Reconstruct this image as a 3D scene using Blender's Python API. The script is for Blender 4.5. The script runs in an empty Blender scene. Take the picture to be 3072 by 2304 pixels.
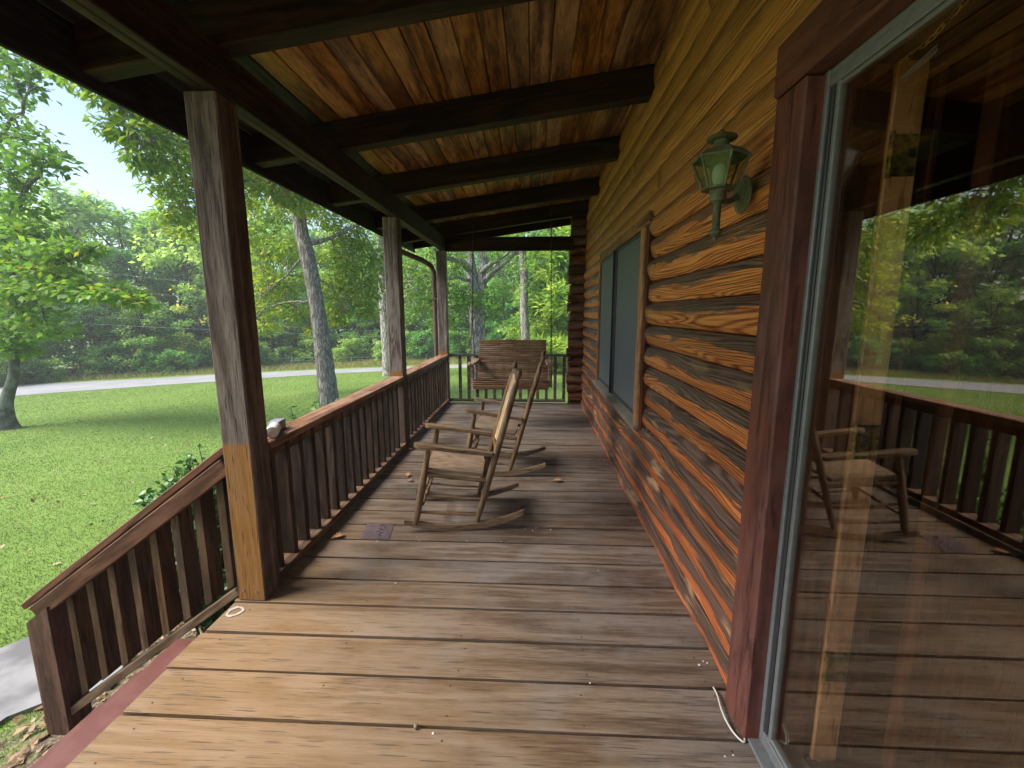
import bpy, math, random
import numpy as np
from mathutils import Vector, Matrix

random.seed(11)
RNG = np.random.default_rng(11)
SC = bpy.context.scene
COL = SC.collection
PI = math.pi

# ------------------------------------------------------------------ camera
EYE = np.array([0.0, 0.0, 1.4])
FPX, PITCH, YAW, ROLL = 1324.7, 0.16039, 0.04898, -0.00174       # focal length in photo pixels (3072 wide)
_cy, _sy, _cp, _sp = math.cos(YAW), math.sin(YAW), math.cos(PITCH), math.sin(PITCH)
FW = np.array([-_sy*_cp, _cy*_cp, -_sp]); _rt = np.array([_cy, _sy, 0.0]); _up = np.cross(_rt, FW)
RT = math.cos(ROLL)*_rt + math.sin(ROLL)*_up
UP = -math.sin(ROLL)*_rt + math.cos(ROLL)*_up
cam_d = bpy.data.cameras.new('camera'); cam = bpy.data.objects.new('camera', cam_d); COL.objects.link(cam)
cam_d.sensor_width = 36.0; cam_d.lens = 36.0*FPX/3072.0; cam_d.clip_start = 0.02; cam_d.clip_end = 600
cam.matrix_world = Matrix(((RT[0], UP[0], -FW[0], EYE[0]), (RT[1], UP[1], -FW[1], EYE[1]), (RT[2], UP[2], -FW[2], EYE[2]), (0, 0, 0, 1)))
SC.camera = cam

# ------------------------------------------------------------------ world, sun, exposure
SUN_DIR = Vector((-0.92, -0.17, 0.0)).normalized()                 # towards the sun, on the ground
SUN_EL = math.radians(46)
world = bpy.data.worlds.new('World'); SC.world = world; world.use_nodes = True
wn = world.node_tree.nodes; wl = world.node_tree.links; wn.clear()
sky = wn.new('ShaderNodeTexSky'); sky.sky_type = 'NISHITA'; sky.sun_disc = False
sky.sun_elevation = SUN_EL; sky.sun_rotation = math.atan2(SUN_DIR.x, SUN_DIR.y)
sky.air_density = 1.0; sky.dust_density = 1.3; sky.ozone_density = 1.4
bg = wn.new('ShaderNodeBackground'); bg.inputs[1].default_value = 0.105
wo = wn.new('ShaderNodeOutputWorld'); wl.new(sky.outputs[0], bg.inputs[0]); wl.new(bg.outputs[0], wo.inputs[0])
sun_d = bpy.data.lights.new('sun', 'SUN'); sun_d.energy = 3.8; sun_d.angle = math.radians(40); sun_d.color = (1.0, 0.95, 0.86)
sun = bpy.data.objects.new('sun', sun_d); COL.objects.link(sun); sun.location = (-20, 10, 25)
_sd = Vector((SUN_DIR.x*math.cos(SUN_EL), SUN_DIR.y*math.cos(SUN_EL), math.sin(SUN_EL)))
sun.rotation_euler = _sd.to_track_quat('Z', 'Y').to_euler()
SC.view_settings.view_transform = 'Standard'; SC.view_settings.look = 'None'
SC.view_settings.exposure = 1.32; SC.view_settings.gamma = 1.0
SC.render.engine = 'CYCLES'
SC.cycles.use_denoising = True
SC.cycles.use_adaptive_sampling = True; SC.cycles.adaptive_threshold = 0.02; SC.cycles.max_bounces = 4; SC.cycles.diffuse_bounces = 2; SC.cycles.glossy_bounces = 3; SC.cycles.transparent_max_bounces = 12
SC.cycles.transmission_bounces = 4; SC.cycles.sample_clamp_indirect = 6.0

# ------------------------------------------------------------------ helpers: pixels and ground
def ray(px, py):
    return FW + RT*((px-1536)/FPX) - UP*((py-1152)/FPX)           # forward component is 1
def at_depth(px, py, d): return EYE + ray(px, py)*d
def on_y(px, py, y): r = ray(px, py); return EYE + r*((y-EYE[1])/r[1])
def on_x(px, py, x): r = ray(px, py); return EYE + r*((x-EYE[0])/r[0])
def on_z(px, py, z): r = ray(px, py); return EYE + r*((z-EYE[2])/r[2])
def gz(x, y):
    q = -0.6*np.asarray(x, float) + 0.8*np.asarray(y, float) - 4.0
    return -0.82 - 0.05*np.where(q > 1, q-0.25, np.where(q > 0, q*q*0.75, 0.0))*np.where(q > 70, 70/np.maximum(q, 1), 1)
def on_ground(px, py):
    r = ray(px, py); t = np.linspace(1.0, 90, 9000); P = EYE + np.outer(t, r)
    i = int(np.argmax(P[:, 2] < gz(P[:, 0], P[:, 1]))); return P[i]

# ------------------------------------------------------------------ helpers: objects
def tag(o, label=None, cat=None, group=None, kind=None):
    if label: o['label'] = label
    if cat: o['category'] = cat
    if group: o['group'] = group
    if kind: o['kind'] = kind
    return o
def empty(name, loc=(0, 0, 0), rz=0.0, parent=None, **kw):
    o = bpy.data.objects.new(name, None); COL.objects.link(o); o.empty_display_size = 0.1
    o.location = loc; o.rotation_euler = (0, 0, rz)
    if parent is not None:
        o.parent = parent; o.location = Vector(loc) - wloc(parent)
    return tag(o, **kw)
def wloc(o):
    v = Vector(o.location)
    while o.parent is not None:
        o = o.parent; v = v + Vector(o.location)
    return v
def link(name, me, mat, parent=None, loc=(0, 0, 0), rot=(0, 0, 0), world=True, **kw):
    o = bpy.data.objects.new(name, me); COL.objects.link(o)
    if mat is not None and not me.materials: me.materials.append(mat)
    o.rotation_euler = rot
    if parent is not None:
        o.parent = parent
        o.location = (Vector(loc) - wloc(parent)) if world else Vector(loc)
    else: o.location = loc
    return tag(o, **kw)

class MB:
    """collects shapes, then becomes one mesh"""
    def __init__(s): s.v = []; s.f = []; s.uv = None
    def add(s, vs, fs):
        n = len(s.v); s.v += [tuple(map(float, p)) for p in vs]; s.f += [tuple(i+n for i in f) for f in fs]; return s
    def box(s, x0, x1, y0, y1, z0, z1, c=0.0):
        cx, cy, cz = (x0+x1)/2, (y0+y1)/2, (z0+z1)/2; hx, hy, hz = abs(x1-x0)/2, abs(y1-y0)/2, abs(z1-z0)/2
        if c <= 0:
            vs = [(cx+a*hx, cy+b*hy, cz+d*hz) for a in (-1, 1) for b in (-1, 1) for d in (-1, 1)]
            return s.add(vs, [(0, 1, 3, 2), (4, 6, 7, 5), (0, 4, 5, 1), (2, 3, 7, 6), (0, 2, 6, 4), (1, 5, 7, 3)])
        c = min(c, hx*.9, hy*.9, hz*.9); vs = []; idx = {}
        for a in (-1, 1):
            for b in (-1, 1):
                for d in (-1, 1):
                    for k in range(3):
                        e = [hx-c, hy-c, hz-c]; e[k] += c
                        idx[(a, b, d, k)] = len(vs); vs.append((cx+a*e[0], cy+b*e[1], cz+d*e[2]))
        fs = []
        def face(ids):
            P = np.array([vs[i] for i in ids]); m = P.mean(0) - (cx, cy, cz); n = np.cross(P[1]-P[0], P[2]-P[0])
            fs.append(tuple(ids) if n @ m > 0 else tuple(reversed(ids)))
        for k in range(3):
            for sg in (-1, 1):
                q = []
                for u, w in ((-1, -1), (-1, 1), (1, 1), (1, -1)):
                    t = [u, w]; t.insert(k, sg); q.append(idx[(t[0], t[1], t[2], k)])
                face(q)
        for k, (i, j) in enumerate(((1, 2), (0, 2), (0, 1))):       # edges running along axis k
            for u in (-1, 1):
                for w in (-1, 1):
                    t1 = [0, 0, 0]; t1[i] = u; t1[j] = w; t2 = list(t1); t1[k] = -1; t2[k] = 1
                    face([idx[(*t1, i)], idx[(*t2, i)], idx[(*t2, j)], idx[(*t1, j)]])
        for a in (-1, 1):
            for b in (-1, 1):
                for d in (-1, 1): face([idx[(a, b, d, k)] for k in range(3)])
        return s.add(vs, fs)
    def tube(s, pts, rad, n=8, cap=True, flat=1.0):
        pts = [np.array(p, float) for p in pts]
        rad = [rad]*len(pts) if np.isscalar(rad) else rad
        ref = None; vs = []; fs = []
        for i, p in enumerate(pts):
            t = pts[min(i+1, len(pts)-1)] - pts[max(i-1, 0)]; t = t/(np.linalg.norm(t)+1e-9)
            if ref is None:
                a = np.array([0, 0, 1.0]) if abs(t[2]) < .9 else np.array([1.0, 0, 0])
                ref = np.cross(a, t); ref /= np.linalg.norm(ref)
            ref = ref - t*(ref @ t); ref /= np.linalg.norm(ref)+1e-9
            b = np.cross(t, ref)
            for k in range(n):
                an = 2*PI*k/n; vs.append(p + rad[i]*(math.cos(an)*ref + flat*math.sin(an)*b))
        for i in range(len(pts)-1):
            for k in range(n):
                fs.append((i*n+k, i*n+(k+1) % n, (i+1)*n+(k+1) % n, (i+1)*n+k))
        if cap:
            fs.append(tuple(reversed(range(n)))); fs.append(tuple(range((len(pts)-1)*n, len(pts)*n)))
        return s.add(vs, fs)
    def lathe(s, prof, n=16, at=(0, 0, 0), axis='z'):
        vs = []; fs = []
        for r, h in prof:
            for k in range(n):
                a = 2*PI*k/n; p = (r*math.cos(a), r*math.sin(a), h)
                if axis == 'x': p = (p[2], p[0], p[1])
                if axis == 'y': p = (p[1], p[2], p[0])
                vs.append((p[0]+at[0], p[1]+at[1], p[2]+at[2]))
        for i in range(len(prof)-1):
            for k in range(n): fs.append((i*n+k, i*n+(k+1) % n, (i+1)*n+(k+1) % n, (i+1)*n+k))
        fs.append(tuple(reversed(range(n)))); fs.append(tuple(range((len(prof)-1)*n, len(prof)*n)))
        return s.add(vs, fs)
    def plate(s, poly, z0, z1):
        """a polygon (x, y) extruded between z0 and z1"""
        n = len(poly); vs = [(x, y, z0) for x, y in poly] + [(x, y, z1) for x, y in poly]
        fs = [tuple(reversed(range(n))), tuple(range(n, 2*n))] + [(i, (i+1) % n, n+(i+1) % n, n+i) for i in range(n)]
        return s.add(vs, fs)
    def xf(s, fn): s.v = [tuple(fn(*p)) for p in s.v]; return s
    def mesh(s, name, smooth=False, center=True):
        V = np.array(s.v, float); c = (V.min(0)+V.max(0))/2 if center else np.zeros(3)
        me = bpy.data.meshes.new(name); me.from_pydata((V-c).tolist(), [], s.f)
        if smooth:
            me.polygons.foreach_set('use_smooth', [True]*len(me.polygons))
        me.update(); return me, Vector(c)
    def build(s, name, mat, parent=None, smooth=False, **kw):
        me, c = s.mesh(name, smooth)
        return link(name, me, mat, parent, c, **kw)
def autosmooth(o, ang=40):
    me = o.data; me.polygons.foreach_set('use_smooth', [True]*len(me.polygons))
    try: me.set_sharp_from_angle(angle=math.radians(ang))
    except Exception: pass
    return o
def board(name, mat, parent, dims, loc, rot=(0, 0, 0), c=0.004, **kw):
    """a chamfered board of its own size, centred at loc, turned by rot"""
    dx, dy, dz = dims; m = MB().box(-dx/2, dx/2, -dy/2, dy/2, -dz/2, dz/2, c)
    me, _ = m.mesh(name, center=False); return link(name, me, mat, parent, loc, rot, **kw)
def npmesh(name, V, F, col=None):
    V = np.asarray(V, np.float32); F = np.asarray(F, np.int32); k = F.shape[1]
    me = bpy.data.meshes.new(name); me.vertices.add(len(V)); me.vertices.foreach_set('co', V.ravel())
    me.loops.add(F.size); me.loops.foreach_set('vertex_index', F.ravel())
    me.polygons.add(len(F)); me.polygons.foreach_set('loop_start', np.arange(0, F.size, k, dtype=np.int32))
    try: me.polygons.foreach_set('loop_total', np.full(len(F), k, np.int32))
    except Exception: pass
    if col is not None:
        at = me.attributes.new('tone', 'FLOAT', 'POINT'); at.data.foreach_set('value', np.asarray(col, np.float32))
    me.update(calc_edges=True); return me
def copy_tree(o, parent=None):
    c = o.copy(); COL.objects.link(c); c.parent = parent
    for ch in o.children: copy_tree(ch, c)
    return c

# ------------------------------------------------------------------ materials
class NT:
    def __init__(s, name):
        s.m = bpy.data.materials.new(name); s.m.use_nodes = True; s.t = s.m.node_tree; s.n = s.t.nodes; s.l = s.t.links; s.n.clear()
        s.out = s.n.new('ShaderNodeOutputMaterial')
    def node(s, typ, **kw):
        x = s.n.new(typ)
        for k, v in kw.items(): setattr(x, k, v)
        return x
    def put(s, sock, v):
        if isinstance(v, bpy.types.NodeSocket): s.l.new(v, sock)
        elif v is not None: sock.default_value = v
    def math(s, op, a, b=None, c=None, clamp=False):
        x = s.node('ShaderNodeMath', operation=op, use_clamp=clamp)
        for i, v in enumerate((a, b, c)):
            if v is not None: s.put(x.inputs[i], v)
        return x.outputs[0]
    def vmath(s, op, a, b=None, sc=None):
        x = s.node('ShaderNodeVectorMath', operation=op); s.put(x.inputs[0], a)
        if b is not None: s.put(x.inputs[1], b)
        if sc is not None: s.put(x.inputs['Scale'], sc)
        return x.outputs[0]
    def noise(s, vec, scale=5.0, detail=3.0, rough=0.55, dist=0.0):
        x = s.node('ShaderNodeTexNoise'); s.put(x.inputs['Vector'], vec); x.inputs['Scale'].default_value = scale
        x.inputs['Detail'].default_value = detail; x.inputs['Roughness'].default_value = rough; x.inputs['Distortion'].default_value = dist
        return x.outputs['Fac']
    def ramp(s, fac, stops, interp='LINEAR'):
        x = s.node('ShaderNodeValToRGB'); s.put(x.inputs[0], fac); e = x.color_ramp.elements; x.color_ramp.interpolation = interp
        while len(e) < len(stops): e.new(0.5)
        for i, (p, c) in enumerate(stops):
            e[i].position = p; e[i].color = (*c, 1) if len(c) == 3 else c
        return x.outputs[0]
    def map(s, v, a, b, c=0.0, d=1.0, smooth=True):
        x = s.node('ShaderNodeMapRange', interpolation_type='SMOOTHSTEP' if smooth else 'LINEAR'); s.put(x.inputs[0], v)
        for i, k in enumerate((a, b, c, d)): x.inputs[i+1].default_value = k
        return x.outputs[0]
    def mix(s, fac, a, b, blend='MIX'):
        x = s.node('ShaderNodeMix', data_type='RGBA', blend_type=blend); s.put(x.inputs[0], fac)
        s.put(x.inputs[6], a if isinstance(a, bpy.types.NodeSocket) else (*a, 1)); s.put(x.inputs[7], b if isinstance(b, bpy.types.NodeSocket) else (*b, 1))
        return x.outputs[2]
    def bump(s, h, strength=0.3, dist=0.01):
        x = s.node('ShaderNodeBump'); s.put(x.inputs['Height'], h); x.inputs['Strength'].default_value = strength; x.inputs['Distance'].default_value = dist
        return x.outputs[0]
    def pbr(s, col, rough=0.6, normal=None, metal=0.0, spec=0.4):
        x = s.node('ShaderNodeBsdfPrincipled'); s.put(x.inputs['Base Color'], col if isinstance(col, bpy.types.NodeSocket) else (*col, 1))
        s.put(x.inputs['Roughness'], rough); x.inputs['Metallic'].default_value = metal; x.inputs['Specular IOR Level'].default_value = spec
        if normal is not None: s.l.new(normal, x.inputs['Normal'])
        return x.outputs[0]
    def done(s, sh): s.l.new(sh, s.out.inputs[0]); return s.m
    def local(s):
        """object coordinates moved by a random step, so no two pieces share a figure"""
        tc = s.node('ShaderNodeTexCoord'); oi = s.node('ShaderNodeObjectInfo')
        off = s.vmath('SCALE', (17.3, 41.7, 29.1), sc=oi.outputs['Random'])
        return s.vmath('ADD', tc.outputs['Object'], off), oi.outputs['Random'], tc

def wood(name, dark, mid, light, axis=0, rough=0.62, gray=None, gray_amt=0.5, bump=0.35, cross=22.0, vary=0.35, gray_scale=2.2, spec=0.3, extra=None, grain=9.0):
    """weathered wood: long streaks and flat-sawn figure along AXIS, blotches of grey where the finish has gone"""
    t = NT(name); p, rnd, tc = t.local()
    sc = [cross]*3; sc[axis] = 2.0; st = t.vmath('MULTIPLY', p, tuple(sc))
    sc2 = [5.5]*3; sc2[axis] = 0.55; ct = t.vmath('MULTIPLY', p, tuple(sc2))
    kv = [3.1]*3; kv[axis] = 0.75
    kn = t.node('ShaderNodeTexVoronoi', feature='F1'); t.put(kn.inputs['Vector'], t.vmath('MULTIPLY', p, tuple(kv))); kn.inputs['Scale'].default_value = 1.0; kd = kn.outputs['Distance']
    kg = t.math('POWER', t.map(kd, 0.0, 0.20, 1.0, 0.0), 1.5)
    streak = t.noise(st, 1.0, 3, 0.65, 0.25)
    field = t.math('MULTIPLY_ADD', kg, 0.22, t.noise(ct, 1.0, 2, 0.45, 0.5))
    rings = t.math('SINE', t.math('MULTIPLY', field, grain*6.283)); rings = t.math('MULTIPLY_ADD', rings, 0.5, 0.5)
    sf = [cross*1.9]*3; sf[axis] = 9.0; fine = t.noise(t.vmath('MULTIPLY', p, tuple(sf)), 1.0, 3, 0.72)
    v = t.math('ADD', t.math('MULTIPLY', streak, 0.26), t.math('MULTIPLY', rings, 0.20)); v = t.math('MULTIPLY_ADD', fine, 0.60, v)
    col = t.ramp(v, [(0.38, dark), (0.53, mid), (0.68, light)])
    col = t.mix(t.map(kd, 0.012, 0.030, 0.8, 0.0), col, tuple(c*0.5 for c in dark))
    if gray:
        b = t.noise(p, gray_scale, 3, 0.65, 0.3)
        col = t.mix(t.map(b, 0.42, 0.66, 0.0, gray_amt), col, t.mix(v, tuple(c*0.62 for c in gray), tuple(min(1, c*1.25) for c in gray)))
    hs = t.node('ShaderNodeHueSaturation'); t.put(hs.inputs['Color'], col)
    t.put(hs.inputs['Value'], t.math('MULTIPLY_ADD', rnd, vary*2, 1.0-vary)); t.put(hs.inputs['Saturation'], t.map(t.math('FRACT', t.math('MULTIPLY', rnd, 7.31)), 0, 1, 0.85, 1.12, False))
    col = hs.outputs[0]
    if extra: col = extra(t, col, tc, p)
    crack = t.map(t.noise(t.vmath('MULTIPLY', st, (2.1, 2.1, 2.1)), 1.0, 2, 0.5), 0.27, 0.32)
    sc3 = [cross*2.6]*3; sc3[axis] = 6.5
    c2 = t.map(t.noise(t.vmath('MULTIPLY', p, tuple(sc3)), 1.0, 1, 0.6, 0.0), 0.30, 0.37)
    col = t.mix(t.math('MULTIPLY_ADD', crack, 0.55, 0.45), tuple(c*0.35 for c in dark), col)
    col = t.mix(t.math('MULTIPLY_ADD', c2, 0.6, 0.4), tuple(c*0.5 for c in dark), col); crack = t.math('ADD', crack, t.math('MULTIPLY', c2, 0.6))
    nrm = t.bump(t.math('ADD', t.math('MULTIPLY', v, 0.8), t.math('MULTIPLY', crack, 0.5)), bump, 0.006)
    rg = t.math('MULTIPLY_ADD', streak, 0.3, rough-0.12)
    return t.done(t.pbr(col, rg, nrm, spec=spec))

def plain(name, col, rough=0.5, metal=0.0, spec=0.4, mottle=None, scale=30, bump=0.0, amt=0.5):
    t = NT(name); p, rnd, tc = t.local(); c = col; nrm = None
    n = t.noise(p, scale, 4, 0.6)
    if mottle: c = t.mix(t.map(n, 0.4, 0.65, 0.0, amt), col, mottle)
    if bump: nrm = t.bump(n, bump, 0.004)
    return t.done(t.pbr(c, t.math('MULTIPLY_ADD', n, 0.2, rough-0.1), nrm, metal, spec))

def entrance_wear(t, col, tc, p):
    """boards by the stairs are foot-worn to bare yellow wood; a damp grey lies further along"""
    g = t.node('ShaderNodeNewGeometry'); s = t.node('ShaderNodeSeparateXYZ'); t.put(s.inputs[0], g.outputs['Position'])
    d = t.math('ADD', t.math('MULTIPLY', s.outputs[0], 0.85), t.math('MULTIPLY', s.outputs[1], 0.75))
    n = t.noise(g.outputs['Position'], 1.7, 4, 0.6); d = t.math('ADD', d, t.math('MULTIPLY_ADD', n, 1.5, -0.75))
    f = t.map(d, 0.0, 1.7, 0.9, 0.0)
    col = t.mix(f, col, t.mix(0.66, col, (0.245, 0.135, 0.042)))
    st = t.noise(t.vmath('MULTIPLY', p, (1.3, 3.4, 1.0)), 2.3, 6, 0.72, 0.8)
    return t.mix(t.map(st, 0.58, 0.74, 0.0, 0.38), col, (0.075, 0.060, 0.060))
def post_stain(zlim, zlow=-1.0):
    def f(t, col, tc, p):
        g = t.node('ShaderNodeNewGeometry'); s = t.node('ShaderNodeSeparateXYZ'); t.put(s.inputs[0], g.outputs['Position'])
        nv = t.node('ShaderNodeSeparateXYZ'); t.put(nv.inputs[0], g.outputs['Normal'])
        e = t.noise(t.vmath('MULTIPLY', g.outputs['Position'], (55, 55, 5)), 1.0, 4, 0.7)
        z = t.math('ADD', s.outputs[2], t.math('MULTIPLY_ADD', e, 0.07, -0.035))
        m = t.math('MULTIPLY', t.map(z, zlim-0.012, zlim+0.010, 1.0, 0.0), t.map(nv.outputs[1], -0.9, -0.7, 1.0, 0.0)); m = t.math('MULTIPLY', m, t.map(s.outputs[2], zlow-.002, zlow+.002))
        col = t.mix(t.map(s.outputs[2], zlow-.002, zlow+.002, .75, 0.0), col, (0.075, 0.038, 0.022))
        return t.mix(m, col, t.mix(0.74, col, (0.29, 0.125, 0.016)))
    return f

M = {}
M['deck'] = wood('deck_wood', (0.088, 0.060, 0.043), (0.162, 0.117, 0.085), (0.235, 0.180, 0.138), 0, 0.55, (0.215, 0.185, 0.165), 0.65, 0.6, 62, 0.14, 2.6, 0.3, entrance_wear, 5)
M['post1'] = wood('post_wood_stained', (0.0495, 0.0363, 0.0297), (0.1056, 0.0825, 0.0693), (0.1782, 0.1452, 0.1254), 2, 0.75, (0.1716, 0.1518, 0.1419), 0.6, 0.7, 48, 0.1, 2.0, 0.2, post_stain(0.80), 8)
M['post2'] = wood('post_wood_grey', (0.0640, 0.0480, 0.0400), (0.1440, 0.1160, 0.1000), (0.2480, 0.2080, 0.1840), 2, 0.75, (0.2400, 0.2160, 0.2000), 0.6, 0.7, 48, 0.1, 2.0, 0.2, post_stain(0.825, 0.768), 8)
M['rail'] = wood('rail_wood', (0.0123, 0.0062, 0.0039), (0.0326, 0.0168, 0.0101), (0.0618, 0.0360, 0.0225), 2, 0.7, (0.0505, 0.0382, 0.0292), 0.45, 0.4, 30, 0.3)
M['railcap'] = wood('rail_cap_wood', (0.08, 0.035, 0.016), (0.18, 0.082, 0.040), (0.28, 0.15, 0.085), 1, 0.58, (0.26, 0.19, 0.15), 0.4, 0.4, 28, 0.15)
M['railY'] = wood('rail_wood_long', (0.0360, 0.0192, 0.0108), (0.0960, 0.0510, 0.0270), (0.1740, 0.1050, 0.0630), 1, 0.62, (0.1500, 0.1080, 0.0840), 0.5, 0.4, 28, 0.2)
M['railX'] = wood('rail_wood_cross', (0.035, 0.025, 0.018), (0.09, 0.062, 0.042), (0.17, 0.13, 0.10), 0, 0.62, (0.14, 0.13, 0.12), 0.5, 0.4, 28, 0.2)
M['stair'] = wood('stair_rail_paint', (0.0680, 0.0255, 0.0136), (0.1232, 0.0476, 0.0255), (0.1700, 0.0748, 0.0425), 0, 0.55, (0.1445, 0.0850, 0.0510), 0.3, 0.3, 28, 0.12)
M['stairbare'] = wood('stair_rail_bare', (0.0500, 0.0275, 0.0125), (0.1200, 0.0675, 0.0310), (0.1900, 0.1250, 0.0700), 0, 0.62, (0.1250, 0.0900, 0.0600), 0.5, 0.4, 28, 0.15)
M['balstair'] = wood('stair_baluster_wood', (0.0288, 0.0150, 0.0069), (0.0691, 0.0346, 0.0150), (0.1152, 0.0645, 0.0299), 2, 0.65, (0.0806, 0.0547, 0.0346), 0.4, 0.4, 28, 0.2)
M['newel'] = wood('newel_paint', (0.05, 0.020, 0.012), (0.10, 0.040, 0.024), (0.15, 0.066, 0.042), 2, 0.55, (0.13, 0.075, 0.05), 0.3, 0.3, 28, 0.1)
M['tread'] = plain('tread_red_paint', (0.115, 0.036, 0.028), 0.6, 0, 0.3, (0.16, 0.066, 0.056), 9, 0.1)
M['beam'] = wood('beam_wood', (0.0099, 0.0054, 0.0036), (0.0279, 0.0153, 0.0090), (0.0563, 0.0337, 0.0207), 1, 0.7, (0.0450, 0.0337, 0.0270), 0.4, 0.4, 24, 0.1)
M['rafter'] = wood('rafter_wood', (0.0057, 0.0025, 0.0011), (0.0207, 0.0086, 0.0032), (0.0410, 0.0185, 0.0071), 0, 0.66, None, 0, 0.35, 24, 0.18, grain=6)
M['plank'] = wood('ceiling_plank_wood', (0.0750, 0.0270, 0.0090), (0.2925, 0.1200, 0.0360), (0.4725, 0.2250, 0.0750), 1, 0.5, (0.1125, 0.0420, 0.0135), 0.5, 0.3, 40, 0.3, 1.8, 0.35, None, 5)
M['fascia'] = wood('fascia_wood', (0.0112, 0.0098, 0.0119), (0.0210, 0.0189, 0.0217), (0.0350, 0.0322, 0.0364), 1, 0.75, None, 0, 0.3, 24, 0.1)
M['trim'] = wood('red_trim_paint', (0.0723, 0.0221, 0.0161), (0.1148, 0.0374, 0.0281), (0.1530, 0.0561, 0.0425), 2, 0.5, (0.1700, 0.0382, 0.0153), 0.7, 0.2, 16, 0.05, 3.0)
M['trimY'] = wood('red_trim_paint_head', (0.07, 0.020, 0.011), (0.11, 0.033, 0.018), (0.15, 0.048, 0.027), 1, 0.5, (0.16, 0.036, 0.014), 0.6, 0.2, 16, 0.05, 3.0)
M['wintrim'] = wood('window_trim_wood', (0.20, 0.065, 0.016), (0.38, 0.145, 0.036), (0.48, 0.215, 0.07), 2, 0.5, None, 0, 0.3, 24, 0.1)
M['darkjamb'] = wood('dark_jamb_wood', (0.03, 0.011, 0.006), (0.08, 0.026, 0.012), (0.13, 0.046, 0.02), 2, 0.6)
M['sill'] = plain('sill_weathered', (0.2100, 0.1960, 0.1540), 0.75, 0, 0.2, (0.1190, 0.1330, 0.0840), 14, 0.3)
M['chair'] = wood('chair_wood', (0.0620, 0.0322, 0.0130), (0.1364, 0.0775, 0.0329), (0.2108, 0.1333, 0.0651), 2, 0.48, (0.1488, 0.1085, 0.0713), 0.45, 0.3, 20, 0.12, 4.0, 0.4)
M['chairX'] = wood('chair_wood_long', (0.0816, 0.0442, 0.0204), (0.1632, 0.0986, 0.0476), (0.2448, 0.1632, 0.0918), 0, 0.5, (0.1904, 0.1462, 0.1020), 0.5, 0.3, 20, 0.1, 4.0, 0.4)
M['seat'] = wood('chair_seat_board', (0.1440, 0.0930, 0.0570), (0.2220, 0.1530, 0.0990), (0.2760, 0.2010, 0.1380), 0, 0.55, (0.2520, 0.1980, 0.1500), 0.5, 0.2, 14, 0.05, 3.0)
M['chairpanel'] = wood('chair_back_board', (0.26, 0.145, 0.055), (0.44, 0.27, 0.115), (0.56, 0.38, 0.19), 2, 0.5, None, 0, 0.2, 14, 0.05)
M['swing'] = wood('swing_slat_wood', (0.0675, 0.0315, 0.0150), (0.1500, 0.0750, 0.0382), (0.2400, 0.1387, 0.0750), 0, 0.55, (0.1950, 0.1350, 0.0900), 0.4, 0.3, 26, 0.22)
M['swingarm'] = wood('swing_arm_wood', (0.12, 0.07, 0.04), (0.25, 0.155, 0.095), (0.38, 0.27, 0.18), 1, 0.6, (0.33, 0.27, 0.21), 0.5, 0.3, 22, 0.1)
M['chain'] = plain('dark_iron', (0.045, 0.04, 0.036), 0.55, 0.7, 0.5, (0.10, 0.05, 0.025), 60)
M['verdigris'] = plain('verdigris_brass', (0.105, 0.105, 0.055), 0.65, 0.15, 0.3, (0.165, 0.185, 0.12), 26, 0.3, 0.85)
M['bulb'] = plain('frosted_bulb', (0.42, 0.47, 0.40), 0.4)
M['alu'] = plain('grey_aluminium', (0.17, 0.175, 0.18), 0.42, 0.1, 0.5, (0.13, 0.135, 0.135), 40, 0.05, 0.6)
M['alu_dark'] = plain('dark_aluminium', (0.035, 0.036, 0.038), 0.45, 0.1, 0.5)
M['gasket'] = plain('black_gasket', (0.012, 0.012, 0.013), 0.6)
M['white'] = plain('white_paint_scrape', (0.62, 0.68, 0.76), 0.5, 0, 0.4, (0.42, 0.46, 0.52), 30)
M['cable'] = plain('white_cable', (0.62, 0.58, 0.52), 0.45)
M['brass'] = plain('tarnished_brass', (0.42, 0.32, 0.07), 0.42, 0.55, 0.5, (0.05, 0.048, 0.03), 42, 0.1, 1.0)
M['jamb'] = wood('door_jamb_wood', (0.4320, 0.1755, 0.0540), (0.7020, 0.3172, 0.1013), (0.8370, 0.4185, 0.1553), 2, 0.4, None, 0, 0.15, 16, 0.05)
M['door'] = wood('inner_door_wood', (0.10, 0.035, 0.012), (0.18, 0.066, 0.022), (0.25, 0.10, 0.036), 2, 0.45, None, 0, 0.2, 16, 0.05)
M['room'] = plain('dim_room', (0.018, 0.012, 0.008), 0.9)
M['shingle'] = plain('roof_shingle', (0.06, 0.055, 0.05), 0.9, 0, 0.2, (0.10, 0.09, 0.08), 30)
M['downspout'] = plain('downspout_brown', (0.085, 0.045, 0.042), 0.4, 0.0, 0.5, (0.12, 0.075, 0.07), 20)
M['bottle'] = plain('white_plastic', (0.78, 0.77, 0.72), 0.4, 0, 0.5, (0.58, 0.56, 0.50), 40, 0.1)
M['carton'] = plain('grey_carton', (0.26, 0.25, 0.34), 0.5, 0, 0.4, (0.15, 0.15, 0.22), 16)
M['screw'] = plain('screw_head', (0.085, 0.065, 0.05), 0.5, 0.4)
M['stainring'] = plain('pale_paint_mark', (0.42, 0.41, 0.36), 0.7, 0, 0.2, (0.28, 0.24, 0.18), 60)
M['patch'] = plain('purple_grey_paint', (0.115, 0.082, 0.095), 0.6, 0, 0.3, (0.18, 0.14, 0.14), 30)
M['ink'] = plain('black_mark', (0.012, 0.011, 0.012), 0.7)
M['concrete'] = plain('old_concrete', (0.27, 0.265, 0.27), 0.9, 0, 0.2, (0.13, 0.125, 0.13), 2.2, 0.3, 0.9)
M['post_steel'] = plain('galvanised_post', (0.34, 0.38, 0.40), 0.5, 0.2)
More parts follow.
